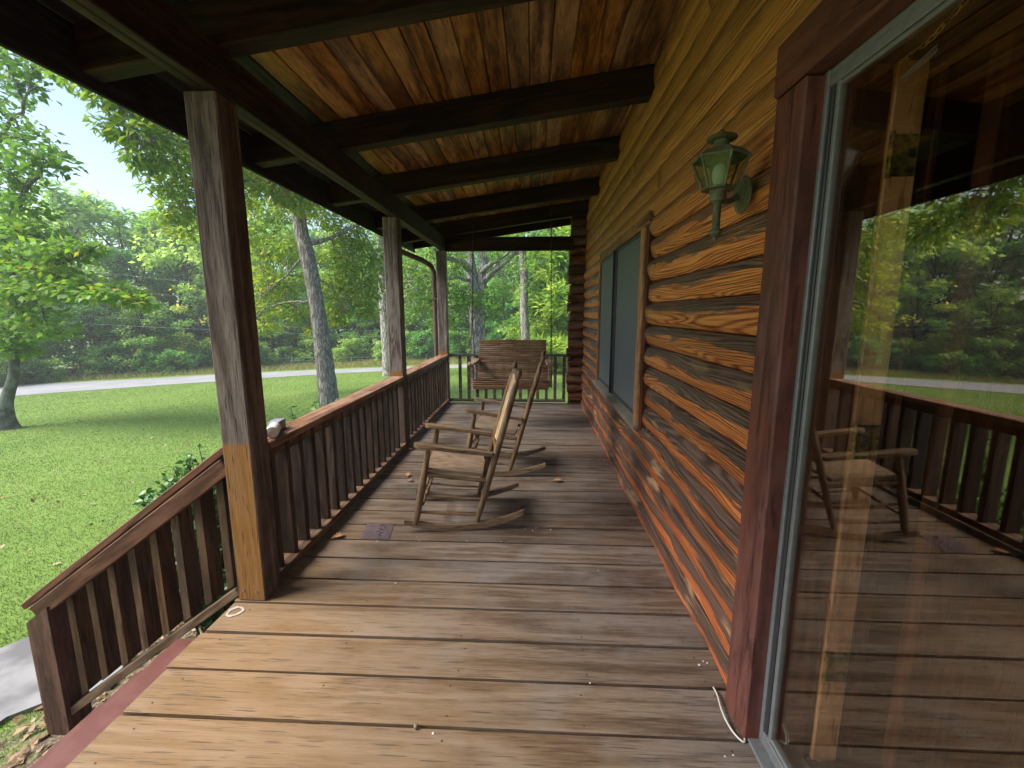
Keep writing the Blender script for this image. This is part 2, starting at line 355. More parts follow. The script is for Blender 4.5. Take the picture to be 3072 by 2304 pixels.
M['post_wood'] = plain('weathered_fence_wood', (0.5, 0.47, 0.42), 0.8)
M['wire'] = plain('wire_grey', (0.42, 0.45, 0.48), 0.5, 0.1)
M['dryleaf'] = plain('dry_oak_leaf', (0.42, 0.20, 0.085), 0.7, 0, 0.2, (0.56, 0.36, 0.20), 30, 0.2)
M['dryleaf2'] = plain('dark_dry_leaf', (0.16, 0.045, 0.035), 0.7, 0, 0.2, (0.26, 0.10, 0.07), 30, 0.2)
M['acorn'] = plain('acorn_brown', (0.16, 0.13, 0.10), 0.5)
M['crumb'] = plain('pale_crumb', (0.6, 0.57, 0.5), 0.7)

# logs: UV.x runs along the log in metres, UV.y from the lower groove (0) to the upper groove (1)
def make_log():
    t = NT('cabin_log'); uv = t.node('ShaderNodeUVMap'); oi = t.node('ShaderNodeObjectInfo'); g = t.node('ShaderNodeNewGeometry')
    s = t.node('ShaderNodeSeparateXYZ'); t.put(s.inputs[0], uv.outputs[0]); pz = t.node('ShaderNodeSeparateXYZ'); t.put(pz.inputs[0], g.outputs['Position'])
    rnd = oi.outputs['Random']; u = t.math('MULTIPLY_ADD', rnd, 53.0, s.outputs[0]); v = s.outputs[1]
    c = t.node('ShaderNodeCombineXYZ'); t.put(c.inputs[0], u); t.put(c.inputs[1], t.math('MULTIPLY', v, 0.19)); t.put(c.inputs[2], t.math('MULTIPLY', rnd, 9.0))
    P = c.outputs[0]
    # knots bend the figure around them
    kn = t.node('ShaderNodeTexVoronoi', feature='F1'); t.put(kn.inputs['Vector'], t.vmath('MULTIPLY', P, (0.80, 5.4, 1.0))); kn.inputs['Scale'].default_value = 1.0
    kd = kn.outputs['Distance']; kg = t.math('POWER', t.map(kd, 0.0, 0.32, 1.0, 0.0), 1.6)
    field = t.noise(t.vmath('MULTIPLY', P, (0.55, 6.0, 1.0)), 1.0, 2, 0.40, 0.25)
    f2 = t.math('ADD', field, t.math('MULTIPLY', kg, 0.30))
    ph = t.math('ADD', t.math('MULTIPLY', f2, 17.0*6.283), t.math('MULTIPLY', v, 66.0))
    rings = t.math('MULTIPLY_ADD', t.math('SINE', ph), 0.5, 0.5); rings = t.math('POWER', rings, 0.8)
    streak = t.noise(t.vmath('MULTIPLY', P, (3.2, 95.0, 1.0)), 1.0, 4, 0.70, 0.5)
    low = t.map(pz.outputs[2], 0.1, 1.5, 1.0, 0.0)                       # lower courses keep a redder stain
    up = t.map(pz.outputs[2], 1.70, 2.15)                               # upper courses, under the eave, stay honey brown
    rv = t.math('ADD', t.math('MULTIPLY', rings, t.math('MULTIPLY_ADD', up, -0.06, 0.27)), t.math('MULTIPLY_ADD', streak, 0.76, t.math('MULTIPLY', up, 0.05)))
    orange = t.ramp(rv, [(0.30, (0.060, 0.013, 0.005)), (0.46, (0.33, 0.092, 0.018)), (0.68, (0.60, 0.235, 0.060))])
    red = t.ramp(rv, [(0.30, (0.045, 0.008, 0.005)), (0.47, (0.28, 0.050, 0.014)), (0.70, (0.56, 0.165, 0.048))])
    honey = t.ramp(rv, [(0.30, (0.055, 0.018, 0.005)), (0.47, (0.31, 0.118, 0.027)), (0.70, (0.50, 0.225, 0.062))])
    base = t.mix(t.math('MULTIPLY', low, 0.85), orange, red)
    base = t.mix(up, base, honey)
    # the upper half of each round log is weathered brown-grey with a torn, wavy border
    wav = t.noise(t.vmath('MULTIPLY', P, (1.9, 9.0, 1.0)), 1.0, 5, 0.62, 0.7)
    edge = t.math('ADD', v, t.math('MULTIPLY_ADD', wav, 0.9, -0.45)); edge = t.math('SUBTRACT', edge, t.math('MULTIPLY', kg, 0.10))
    weath = t.map(edge, 0.54, 0.62)
    amt = t.math('MULTIPLY', weath, t.math('MULTIPLY_ADD', up, -0.72, 0.93))
    gcol = t.ramp(rv, [(0.28, (0.012, 0.008, 0.006)), (0.5, (0.060, 0.038, 0.028)), (0.72, (0.13, 0.092, 0.070))])
    col = t.mix(amt, base, gcol)
    pale = t.noise(t.vmath('MULTIPLY', P, (1.2, 6.0, 1.0)), 1.7, 3, 0.55)
    col = t.mix(t.math('MULTIPLY', t.map(pale, 0.60, 0.70), t.math('MULTIPLY_ADD', low, 0.45, 0.12)), col, (0.60, 0.36, 0.17))
    col = t.mix(t.map(kd, 0.015, 0.045, 0.85, 0.0), col, (0.10, 0.038, 0.016))
    ck = t.noise(t.vmath('MULTIPLY', P, (1.1, 95.0, 1.0)), 1.0, 1, 0.5); ck2 = t.noise(t.vmath('MULTIPLY', P, (0.8, 3.0, 1.0)), 1.0, 2, 0.5)
    crk = t.math('MULTIPLY', t.map(ck, 0.25, 0.32, 1.0, 0.0), t.map(ck2, 0.42, 0.56))
    col = t.mix(t.math('MULTIPLY', crk, 0.9), col, (0.012, 0.006, 0.004)); rings = t.math('SUBTRACT', rings, t.math('MULTIPLY', crk, 2.0))
    hs = t.node('ShaderNodeHueSaturation'); t.put(hs.inputs['Color'], col); t.put(hs.inputs['Value'], t.math('MULTIPLY_ADD', t.math('FRACT', t.math('MULTIPLY', rnd, 11.7)), 0.5, 0.92))
    nrm = t.bump(t.math('ADD', t.math('MULTIPLY', rings, 0.55), t.math('MULTIPLY', streak, 0.7)), 0.55, 0.006)
    return t.done(t.pbr(hs.outputs[0], t.math('MULTIPLY_ADD', streak, 0.25, 0.36), nrm, spec=0.4))
M['log'] = make_log()
M['logend'] = wood('log_end_wood', (0.03, 0.012, 0.007), (0.12, 0.046, 0.019), (0.22, 0.10, 0.045), 0, 0.6, (0.15, 0.09, 0.06), 0.6, 0.6, 24, 0.4, 3.0)

def make_glass(name, refl, tint):
    t = NT(name); tr = t.node('ShaderNodeBsdfTransparent'); tr.inputs[0].default_value = (*tint, 1)
    gl = t.node('ShaderNodeBsdfGlossy'); gl.inputs['Roughness'].default_value = 0.0; gl.inputs[0].default_value = (0.97, 0.91, 0.82, 1)
    fr = t.node('ShaderNodeLayerWeight'); fr.inputs['Blend'].default_value = 0.35
    mx = t.node('ShaderNodeMixShader'); t.put(mx.inputs[0], t.math('MULTIPLY_ADD', fr.outputs['Facing'], 0.20, refl))
    t.l.new(tr.outputs[0], mx.inputs[1]); t.l.new(gl.outputs[0], mx.inputs[2]); return t.done(mx.outputs[0])
M['glass'] = make_glass('tinted_door_glass', 0.105, (0.93, 0.90, 0.85))
M['pane'] = make_glass('window_glass', 0.10, (0.5, 0.52, 0.55))
M['lampglass'] = make_glass('dusty_lamp_glass', 0.06, (0.72, 0.78, 0.66))
def make_screen():
    t = NT('grey_insect_screen'); tc = t.node('ShaderNodeTexCoord')
    n = t.noise(tc.outputs['Object'], 3.0, 4, 0.6); col = t.mix(n, (0.13, 0.145, 0.16), (0.18, 0.195, 0.21))
    tr = t.node('ShaderNodeBsdfTransparent'); mx = t.node('ShaderNodeMixShader'); mx.inputs[0].default_value = 0.68
    t.l.new(tr.outputs[0], mx.inputs[1]); t.l.new(t.pbr(col, 0.5, None, spec=0.5), mx.inputs[2]); return t.done(mx.outputs[0])
M['screen'] = make_screen()

def leafmat(name, stops, trans=0.4, rough=0.5, patch=None, vary=0.0):
    t = NT(name); at = t.node('ShaderNodeAttribute', attribute_name='tone')
    oi = t.node('ShaderNodeObjectInfo'); g = t.node('ShaderNodeNewGeometry')
    pn = t.noise(g.outputs['Position'], patch, 3, 0.6) if patch else oi.outputs['Random']
    col = t.ramp(t.math('ADD', at.outputs['Fac'], t.math('MULTIPLY_ADD', pn, vary, -vary/2)), stops)
    df = t.pbr(col, rough, None, spec=0.35); tl = t.node('ShaderNodeBsdfTranslucent')
    t.put(tl.inputs[0], t.mix(1.0, col, (1.35, 1.3, 0.75), 'MULTIPLY'))
    mx = t.node('ShaderNodeMixShader'); mx.inputs[0].default_value = trans
    t.l.new(df, mx.inputs[1]); t.l.new(tl.outputs[0], mx.inputs[2]); return t.done(mx.outputs[0])
M['maple'] = leafmat('maple_leaf', [(0.0, (0.065, 0.16, 0.03)), (0.5, (0.14, 0.295, 0.045)), (0.9, (0.27, 0.40, 0.06)), (1.0, (0.46, 0.36, 0.06))], 0.50)
M['hickory'] = leafmat('hickory_leaf', [(0.0, (0.085, 0.18, 0.04)), (0.4, (0.185, 0.33, 0.05)), (0.75, (0.34, 0.44, 0.06)), (0.95, (0.56, 0.52, 0.07)), (1.0, (0.50, 0.33, 0.05))], 0.50)
M['oak'] = leafmat('oak_leaf', [(0.0, (0.058, 0.156, 0.033)), (0.5, (0.130, 0.273, 0.052)), (0.85, (0.247, 0.377, 0.065)), (1.0, (0.520, 0.429, 0.065))], 0.50)
M['darkleaf'] = leafmat('dark_broadleaf', [(0.0, (0.0540, 0.1736, 0.0609)), (0.5, (0.1196, 0.3140, 0.0978)), (1.0, (0.2829, 0.4991, 0.1299))], 0.62, vary=0.5)
M['midleaf'] = leafmat('mid_broadleaf', [(0.0, (0.075, 0.208, 0.060)), (0.5, (0.170, 0.358, 0.094)), (0.9, (0.339, 0.528, 0.133)), (1.0, (0.679, 0.510, 0.113))], 0.62, vary=0.5)
M['paleleaf'] = leafmat('pale_broadleaf', [(0.0, (0.133, 0.282, 0.085)), (0.5, (0.282, 0.471, 0.133)), (1.0, (0.510, 0.659, 0.208))], 0.62, vary=0.5)
M['rustleaf'] = leafmat('rusty_leaf', [(0.0, (0.264, 0.102, 0.030)), (0.5, (0.408, 0.180, 0.048)), (1.0, (0.432, 0.336, 0.084))], 0.3)
M['pine'] = leafmat('pine_needle', [(0.0, (0.0759, 0.2058, 0.0644)), (0.5, (0.1736, 0.3795, 0.0978)), (1.0, (0.3473, 0.5635, 0.1299))], 0.62, vary=0.5)
M['cedar'] = leafmat('cedar_spray', [(0.0, (0.094, 0.208, 0.056)), (0.5, (0.226, 0.395, 0.085)), (1.0, (0.452, 0.585, 0.133))], 0.62, vary=0.5)
M['sapling'] = leafmat('young_pine_needle', [(0.0, (0.1080, 0.2700, 0.0810)), (0.5, (0.2340, 0.4860, 0.1260)), (1.0, (0.3960, 0.6480, 0.1620))], 0.3)
M['shrub'] = leafmat('glossy_shrub_leaf', [(0.0, (0.025, 0.10, 0.028)), (0.5, (0.055, 0.17, 0.04)), (1.0, (0.13, 0.28, 0.06))], 0.22, 0.28)
M['blade'] = leafmat('grass_blade', [(0.0, (0.098, 0.17, 0.05)), (0.5, (0.165, 0.255, 0.072)), (0.85, (0.235, 0.31, 0.10)), (1.0, (0.38, 0.35, 0.16))], 0.3, patch=0.45, vary=1.1)
M['verge'] = leafmat('dry_verge_grass', [(0.0, (0.13, 0.18, 0.05)), (0.5, (0.28, 0.27, 0.09)), (1.0, (0.42, 0.35, 0.16))], 0.3)
M['litter'] = leafmat('fallen_leaf', [(0.0, (0.10, 0.055, 0.03)), (0.5, (0.27, 0.15, 0.07)), (1.0, (0.50, 0.38, 0.24))], 0.1)
def make_bark(name, a, b, cc, sc=1.0):
    t = NT(name); tc = t.node('ShaderNodeTexCoord'); p = tc.outputs['Object']
    v = t.node('ShaderNodeTexVoronoi', feature='DISTANCE_TO_EDGE'); w = t.noise(p, 3*sc, 3)
    t.put(v.inputs['Vector'], t.vmath('MULTIPLY', t.vmath('ADD', p, t.vmath('SCALE', (1, 1, 1), sc=t.math('MULTIPLY', w, 0.10))), (17*sc, 17*sc, 1.7*sc))); v.inputs['Scale'].default_value = 1
    n = t.noise(t.vmath('MULTIPLY', p, (20, 20, 3.5)), 1.0, 6, 0.7, 0.6); f = t.map(t.math('ADD', v.outputs['Distance'], t.math('MULTIPLY_ADD', n, 0.9, -0.45)), -0.05, 0.30)
    col = t.mix(f, a, t.mix(n, b, cc)); li = t.noise(p, 1.4, 4, 0.6)
    col = t.mix(t.map(li, 0.55, 0.72, 0, 0.5), col, (0.34, 0.37, 0.30))
    return t.done(t.pbr(col, 0.9, t.bump(t.math('ADD', f, t.math('MULTIPLY', n, 0.5)), 0.9, 0.03), spec=0.15))
M['bark'] = make_bark('shaggy_bark', (0.13, 0.115, 0.102), (0.25, 0.23, 0.21), (0.46, 0.43, 0.40))
M['maplebark'] = plain('smooth_grey_bark', (0.085, 0.085, 0.065), 0.9, 0, 0.15, (0.20, 0.215, 0.165), 6, 0.6, 0.9)
M['bark2'] = make_bark('pale_bark', (0.1380, 0.1242, 0.1092), (0.3795, 0.3507, 0.3220), (0.6210, 0.5865, 0.5405))
M['barkdark'] = plain('dark_bark', (0.07, 0.055, 0.045), 0.9, 0, 0.1, (0.13, 0.11, 0.095), 12, 0.3)
def make_lawn():
    t = NT('mown_lawn'); g = t.node('ShaderNodeNewGeometry'); p = g.outputs['Position']
    a = t.noise(p, 0.35, 4, 0.6); b = t.noise(p, 9.0, 5, 0.7); c = t.noise(p, 70.0, 3, 0.7)
    v = t.math('ADD', t.math('MULTIPLY', a, 0.35), t.math('ADD', t.math('MULTIPLY', b, 0.35), t.math('MULTIPLY', c, 0.3)))
    col = t.ramp(v, [(0.32, (0.095, 0.165, 0.038)), (0.5, (0.155, 0.245, 0.052)), (0.66, (0.235, 0.305, 0.085))])
    # bare leaf-strewn soil close to the house
    s = t.node('ShaderNodeSeparateXYZ'); t.put(s.inputs[0], p)
    dx = t.math('MAXIMUM', t.math('SUBTRACT', -2.55, s.outputs[0]), 0.0); dy = t.math('MAXIMUM', t.math('SUBTRACT', s.outputs[1], 7.9), 0.0)
    d = t.math('ADD', t.math('MAXIMUM', dx, dy), t.math('MULTIPLY_ADD', b, 1.1, -0.55))
    soil = t.ramp(t.noise(p, 45.0, 4, 0.7), [(0.35, (0.06, 0.045, 0.032)), (0.52, (0.17, 0.13, 0.09)), (0.68, (0.36, 0.31, 0.25))])
    col = t.mix(t.map(d, 0.0, 0.35, 1.0, 0.0), col, soil)
    return t.done(t.pbr(col, 0.9, t.bump(c, 0.5, 0.03), spec=0.1))
M['lawn'] = make_lawn()
def make_road():
    t = NT('pale_asphalt'); g = t.node('ShaderNodeNewGeometry'); p = g.outputs['Position']
    a = t.noise(p, 0.8, 5, 0.6); b = t.noise(p, 60, 3, 0.7)
    col = t.ramp(t.math('ADD', t.math('MULTIPLY', a, 0.6), t.math('MULTIPLY', b, 0.4)), [(0.3, (0.20, 0.20, 0.215)), (0.7, (0.34, 0.34, 0.355))])
    return t.done(t.pbr(col, 0.85, None, spec=0.2))
M['road'] = make_road()

# ================================================================== SETTING: ground, road, slab
def strip(name, near, far, mat, lift, **kw):
    V = []; F = []
    for (a, b) in zip(near, far):
        for k in range(4):
            x = a[0]+(b[0]-a[0])*k/3; y = a[1]+(b[1]-a[1])*k/3; V.append((x, y, float(gz(x, y))+lift))
    for i in range(len(near)-1):
        for k in range(3): F.append((i*4+k, (i+1)*4+k, (i+1)*4+k+1, i*4+k+1))
    me = npmesh(name, V, F); return link(name, me, mat, **kw)
gx = np.concatenate([np.linspace(-240, -40, 26)[:-1], np.linspace(-40, 12, 66), np.linspace(12, 120, 14)[1:]])
gy = np.concatenate([np.linspace(-120, -10, 12)[:-1], np.linspace(-10, 45, 66), np.linspace(45, 260, 26)[1:]])
GX, GY = np.meshgrid(gx, gy, indexing='ij'); GV = np.stack([GX, GY, gz(GX, GY)], -1).reshape(-1, 3)
ny = len(gy); ii, jj = np.meshgrid(np.arange(len(gx)-1), np.arange(ny-1), indexing='ij'); q0 = (ii*ny+jj).ravel()
ground_me = npmesh('lawn', GV, np.stack([q0, q0+ny, q0+ny+1, q0+1], 1))
link('lawn', ground_me, M['lawn'], kind='structure', label='green mown lawn sloping down to the road')

near_px = [(26, 1189.7), (322, 1166), (637, 1146.6), (788, 1134), (944, 1124), (1152, 1113)]
far_px = [(26, 1158.5), (260, 1145.5), (637, 1126.3), (788, 1117.7), (944, 1110.6), (1152, 1103.5)]
rn = [on_ground(*p)[:2] for p in near_px]; rf = [on_ground(*p)[:2] for p in far_px]
def extend(pts, d0, d1):
    a = pts[0] + (pts[0]-pts[1])/np.linalg.norm(pts[0]-pts[1])*d0
    b = pts[-1] + (pts[-1]-pts[-2])/np.linalg.norm(pts[-1]-pts[-2])*d1
    return [a] + list(pts) + [b]
rn = extend(rn, 60, 9); rf = extend(rf, 60, 9)
rn[-1] = rn[-2] + np.array([7.0, 1.2]); rf[-1] = rf[-2] + np.array([7.5, 1.4])
rn.append(rn[-1] + np.array([16, 1.0])); rf.append(rf[-1] + np.array([16, 1.2]))
def dense(pts, n=60):
    P = np.array(pts); s = np.r_[0, np.cumsum(np.linalg.norm(np.diff(P, axis=0), axis=1))]; t = np.linspace(0, 1, n)
    u = s/s[-1]; Q = np.stack([np.interp(t, u, P[:, 0]), np.interp(t, u, P[:, 1])], 1)
    for _ in range(3): Q[1:-1] = (Q[:-2]+2*Q[1:-1]+Q[2:])/4
    return Q
rn_d, rf_d = dense(rn), dense(rf)
strip('road', rn_d, rf_d, M['road'], 0.012, kind='structure', label='pale grey road across the far side of the lawn')
# concrete slab at the foot of the stairs
slab_poly = [tuple(on_z(*p, -.795)[:2]) for p in ((-420, 2330), (-420, 2080), (-200, 2010), (0, 1945), (120, 1895), (260, 1850), (380, 1850), (420, 1920), (330, 2060), (150, 2100), (20, 2150), (-150, 2270))]
MB().plate(slab_poly, -0.88, -0.795).build('path', M['concrete'], kind='structure', label='grey concrete slab at the foot of the porch stairs')

# ================================================================== PORCH DECK
PITCHB = 0.2053; Y0 = 1.905; DX0, DX1 = -1.462, 0.775
deck = empty('porch_deck', (-0.35, 2.5, 0), kind='structure', label='weathered brown plank porch deck')
scr = MB()
for k in range(-17, 24):
    ya = Y0 + PITCHB*k; w = PITCHB - random.uniform(0.012, 0.0175); jit = random.uniform(-.010, .006)
    x0 = DX0 + random.uniform(-.008, .010); dz = random.uniform(-.002, .0015)
    board('deck_board', M['deck'], deck, (DX1-x0, w, 0.038), ((x0+DX1)/2, ya+PITCHB/2, -0.019+dz), (random.uniform(-.004, .004), 0, random.uniform(-.0012, .0012)), 0.0012)
    if -4 <= k <= 16:
        for sx in (-1.36, -0.80, -0.30, 0.20, 0.66):
            for sy in (0.035, 0.16):
                x = sx + random.uniform(-.02, .02); y = ya + sy + random.uniform(-.012, .012)
                if random.random() < .2: continue
                scr.lathe([(0.0036, 0.0003+dz), (0.0036, 0.0012+dz), (0.002, 0.0016+dz)], 7, (x, y, 0))
scr.build('screw_head', M['screw'], deck, kind='stuff')
for x in (-1.30, -0.8, -0.3, 0.2, 0.68):
    board('deck_joist', M['railY'], deck, (0.04, 9.0, 0.17), (x, 2.35, -0.13), c=0.003)
# a rim board on the yard side, painted red, and a skirt that closes the dark space below
board('rim_board', M['tread'], deck, (0.03, 8.6, 0.17), (-1.482, 2.45, -0.125), c=0.004)
board('rim_board', M['tread'], deck, (2.2, 0.03, 0.17), (-0.36, 6.85, -0.125), c=0.004)
board('skirt', M['fascia'], deck, (0.025, 5.0, 0.60), (-1.38, 4.4, -0.52), c=0.002)
board('skirt', M['fascia'], deck, (2.1, 0.025, 0.60), (-0.30, 6.80, -0.52), c=0.002)
MB().box(-1.36, 0.80, -1.4, 6.75, -0.24, -0.22).build('gap_shade_sheet', M['gasket'], deck)  # added black sheet, stands in for under-deck shade seen through the board gaps
# marks on the deck: a pale ring from a paint can, a purple-grey paint patch with black scribbles
ring = MB(); n = 40
for k in range(n):
    a = 2*PI*k/n; b = 2*PI*(k+1)/n
    ro = 0.037*(1+.07*math.sin(3*a+1)+.04*math.sin(7*a)); ri = 0.0245*(1+.13*math.sin(2*a)+.08*math.sin(5*a)); ro2 = 0.037*(1+.07*math.sin(3*b+1)+.04*math.sin(7*b)); ri2 = 0.0245*(1+.13*math.sin(2*b)+.08*math.sin(5*b))
    ring.add([(ro*math.cos(a), ro*math.sin(a), 0), (ro2*math.cos(b), ro2*math.sin(b), 0), (ri2*math.cos(b), ri2*math.sin(b), 0), (ri*math.cos(a), ri*math.sin(a), 0)], [(0, 1, 2, 3)])
ring.xf(lambda x, y, z: (x-1.408, y+1.83, 0.0025)); ring.build('paint_ring', M['stainring'], deck)
pp = []
base = [(-1.108, 2.725), (-0.93, 2.732), (-0.895, 2.535), (-1.075, 2.53)]
for i in range(4):
    a = np.array(base[i]); b = np.array(base[(i+1) % 4])
    for k in range(6): pp.append(tuple(a+(b-a)*k/6 + RNG.normal(0, .0035, 2)))
MB().plate(list(reversed(pp)), 0.0015, 0.0028).build('paint_patch', M['patch'], deck)
sc_ = MB()
for k in range(9):
    x = -0.985+random.uniform(-.02, .02); y = 2.57+k*.018; a = random.uniform(0, PI)
    sc_.tube([(x-.012*math.cos(a), y-.008*math.sin(a), .0032), (x+.004, y+.004, .0032), (x+.013*math.cos(a), y+.009*math.sin(a), .0032)], 0.0022, 5)
sc_.build('scribble', M['ink'], deck)

# ================================================================== POSTS
def post(name, mat, y0, label, z0=0.0, h=2.302):
    e = empty(name, (-1.376, y0+.07, z0), label=label, cat='post', group='square posts holding up the porch roof')
    m = MB().box(-1.446, -1.307, y0, y0+.139, z0, h, 0.006); me, c = m.mesh('shaft')
    link('shaft', me, mat, e, c)
    return e
p1 = post('porch_post', M['post1'], 1.912, 'nearest square porch post with its lower half stained yellow')
p2 = post('porch_post', M['post2'], 4.331, 'grey square porch post in the middle of the railing')
p3 = post('porch_post', M['post2'], 6.657, 'farthest square porch post at the corner beside the downspout')
for dx in (-.038, .026):                                          # nail heads near the foot of the first post
    MB().lathe([(0.006, -.001), (0.006, .003), (.003, .004)], 8, (0, 0, 0), 'y').xf(lambda x, y, z: (x-1.376+dx, 1.912-y, z+.052-(dx*.06))).build('nail_head', M['alu'], p1)

# ================================================================== RAILINGS
def baluster_mesh(w, d, h, nm='baluster'):
    m = MB().box(-w/2, w/2, -d/2, d/2, -h/2, h/2, 0.003); me, _ = m.mesh(nm, center=False); return me
bal_me = baluster_mesh(0.089, 0.038, 0.655); bal_me.materials.append(M['rail'])
def side_rail(y0, y1, ys, label):
    e = empty('porch_railing', (-1.36, (y0+y1)/2, 0), label=label, cat='railing')
    L = y1-y0
    board('rail_cap', M['railcap'], e, (0.140, L, 0.036), (-1.363, (y0+y1)/2, 0.752), c=0.005)
    board('top_rail', M['railY'], e, (0.036, L, 0.06), (-1.342, (y0+y1)/2, 0.7035), c=0.003)
    board('bottom_rail', M['railY'], e, (0.112, L, 0.044), (-1.353, (y0+y1)/2, 0.056), c=0.004)
    for y in ys:
        link('baluster', bal_me, None, e, (-1.366+random.uniform(-.003, .003), y+.019, 0.4055-.0), (0, 0, random.uniform(-.03, .03)))
    return e
side_rail(2.053, 4.329, [2.080+.1377*k for k in range(16)], 'long side railing between the yellow-stained post and the middle post')
side_rail(4.472, 6.655, [4.504+.1350*k for k in range(16)], 'side railing between the middle post and the corner post')
er = empty('end_railing', (-0.4, 6.74, 0), label='dark open railing across the far end of the porch behind the swing', cat='railing')
board('top_rail', M['railX'], er, (1.80, 0.085, 0.038), (-0.405, 6.745, 0.757), c=0.004)
board('bottom_rail', M['railX'], er, (1.80, 0.085, 0.040), (-0.405, 6.745, 0.052), c=0.004)
bal_end = baluster_mesh(0.045, 0.040, 0.666); bal_end.materials.append(M['railX'])
for k in range(13):
    link('baluster', bal_end, None, er, (-1.135+.1335*k, 6.745, 0.405), (0, 0, random.uniform(-.05, .05)))

# ================================================================== STAIRS and stair railing
st = empty('porch_stairs', (-1.9, 0.9, -0.82), label='red painted wooden stairs going down from the porch deck', cat='stairs')
for k in range(3):
    z = -0.2-.2*k; x1 = -1.50-.235*k
    board('tread', M['tread'], st, (0.27, 2.1, 0.038), (x1-.135, 0.84, z-.019), c=0.006)
    board('riser', M['tread'], st, (0.02, 2.06, 0.155), (x1-.012, 0.84, z+.0795 if k else z+.055), c=0.003) if k else None
def stringer(y):
    poly = [(-1.50, -0.24), (-1.50, -0.45), (-2.0, -0.84), (-2.20, -0.84), (-2.20, -0.64), (-1.975, -0.64), (-1.975, -.44), (-1.74, -.44), (-1.74, -.24)]
    m = MB().plate(poly, 0, 0.04).xf(lambda a, b, c: (a, y+c, b)); return m
stringer(1.84).build('stringer', M['tread'], st); stringer(-0.19).build('stringer', M['tread'], st)

sr = empty('stair_railing', (-2.0, 1.95, -0.82), label='sloping brown stair railing with wide-set balusters running down to a newel post', cat='railing')
ax, az, bx_, bz_ = -1.448, 0.790, -2.665, -0.105                 # line of the handrail's top
ang = math.atan2(az-bz_, ax-bx_); L = math.hypot(az-bz_, ax-bx_)
def along(f, off): return (bx_+(ax-bx_)*f + math.sin(ang)*off*-1, bz_+(az-bz_)*f + math.cos(ang)*off)
x, z = along(.52, -.019); board('handrail_cap', M['stair'], sr, (L*.965, 0.105, 0.034), (x, 1.975, z), (0, -ang, 0), 0.004)
x, z = along(.545, -.082); board('handrail', M['stair'], sr, (L*.90, 0.038, 0.078), (x-.04, 1.935, z-.03), (0, -ang, 0), 0.004)
board('bottom_rail', M['stairbare'], sr, (1.30, 0.068, 0.042), (-1.985, 1.962, -.352), (0, -ang, 0), 0.004)
MB().box(-.0625, .0625, -.0625, .0625, 0, 1, .0).xf(lambda x, y, z: (x-2.515, y+1.968, -.83+(.715+x*math.tan(ang))*z)).build('newel_post', M['newel'], sr)
slope = math.tan(ang)
for k in range(8):
    xb = -2.365 + .1235*k; zt = bz_+(xb-bx_)*slope-.060; zb = zt-.645
    m = MB().box(-.019, .019, -.045, .045, 0, 1).xf(lambda x, y, z: (x, y, (zb+(zt-zb)*z)+x*slope))
    m.xf(lambda x, y, z: (x+xb, y+1.985, z)); m.build('baluster', M['balstair'], sr)

# ================================================================== ROOF: beam, rafters, ceiling planks, fascia
SL = 0.138
def rb(x): return 2.49 + SL*(x+1.306)                            # underside of the rafters
ra = math.atan(SL)
roof = empty('porch_roof', (-0.5, 2.4, 2.3), label='open wooden porch roof with rafters and a plank ceiling', cat='roof')
board('beam', M['beam'], roof, (0.046, 9.4, 0.186), (-1.3275, 2.10, 2.396), c=0.005)
board('beam', M['beam'], roof, (0.046, 9.4, 0.182), (-1.3755, 2.10, 2.398), c=0.005)
def rafter(yc, x0=-1.915, x1=0.80, w=0.099, nm='rafter'):
    xm = (x0+x1)/2; ln = (x1-x0)/math.cos(ra)
    board(nm, M['rafter'], roof, (ln, w, 0.184), (xm-.092*math.sin(ra), yc, rb(xm)+.092), (0, -ra, 0), 0.005)
for yc in (-1.52, -0.34, 0.83, 2.010, 3.183, 4.340, 5.545, 6.618): rafter(yc)
rafter(7.24, -1.95, 1.0, 0.06)
W = 0.1265; ncp = 22
for i in range(ncp):
    s0 = -1.93 + i*W
    cuts = sorted(random.sample([0.83, 2.010, 3.183, 4.340, 5.545], 1)); ys = [-2.1] + cuts + [7.27]
    for a, b in zip(ys[:-1], ys[1:]):
        xm = s0+W/2
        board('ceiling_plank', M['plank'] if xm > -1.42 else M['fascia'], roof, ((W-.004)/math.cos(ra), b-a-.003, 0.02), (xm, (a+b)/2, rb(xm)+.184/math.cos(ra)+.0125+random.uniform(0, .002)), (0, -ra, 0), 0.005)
xm = -0.55; board('roof_deck', M['shingle'], roof, (3.2/math.cos(ra), 9.6, 0.05), (xm-.05, 2.6, rb(xm)+.184+.062), (0, -ra, 0), 0.004)
board('fascia', M['fascia'], roof, (0.024, 9.45, 0.235), (-1.932, 2.58, 2.475), c=0.004)
board('drip_edge', M['alu_dark'], roof, (0.03, 9.5, 0.012), (-1.962, 2.58, 2.590), c=0.002)
# beam across the far end
board('end_beam', M['rafter'], roof, (1.88, 0.09, 0.195), (-0.372, 6.735, 2.395), c=0.005)

ds = empty('downspout', (-1.49, 6.70, 0), label='brown downspout bent around the corner porch post', cat='downspout')
pth = [(-1.93, 6.10, 2.335), (-1.90, 6.14, 2.26), (-1.62, 6.56, 2.15), (-1.53, 6.69, 2.09), (-1.497, 6.73, 1.99), (-1.495, 6.735, 1.2), (-1.495, 6.735, -0.7)]
autosmooth(MB().tube(pth, 0.037, 10, True).build('pipe', M['downspout'], ds))
for z in (1.6, 0.55): MB().box(-1.536, -1.446, 6.693, 6.777, z-.012, z+.012, .003).build('strap', M['downspout'], ds)

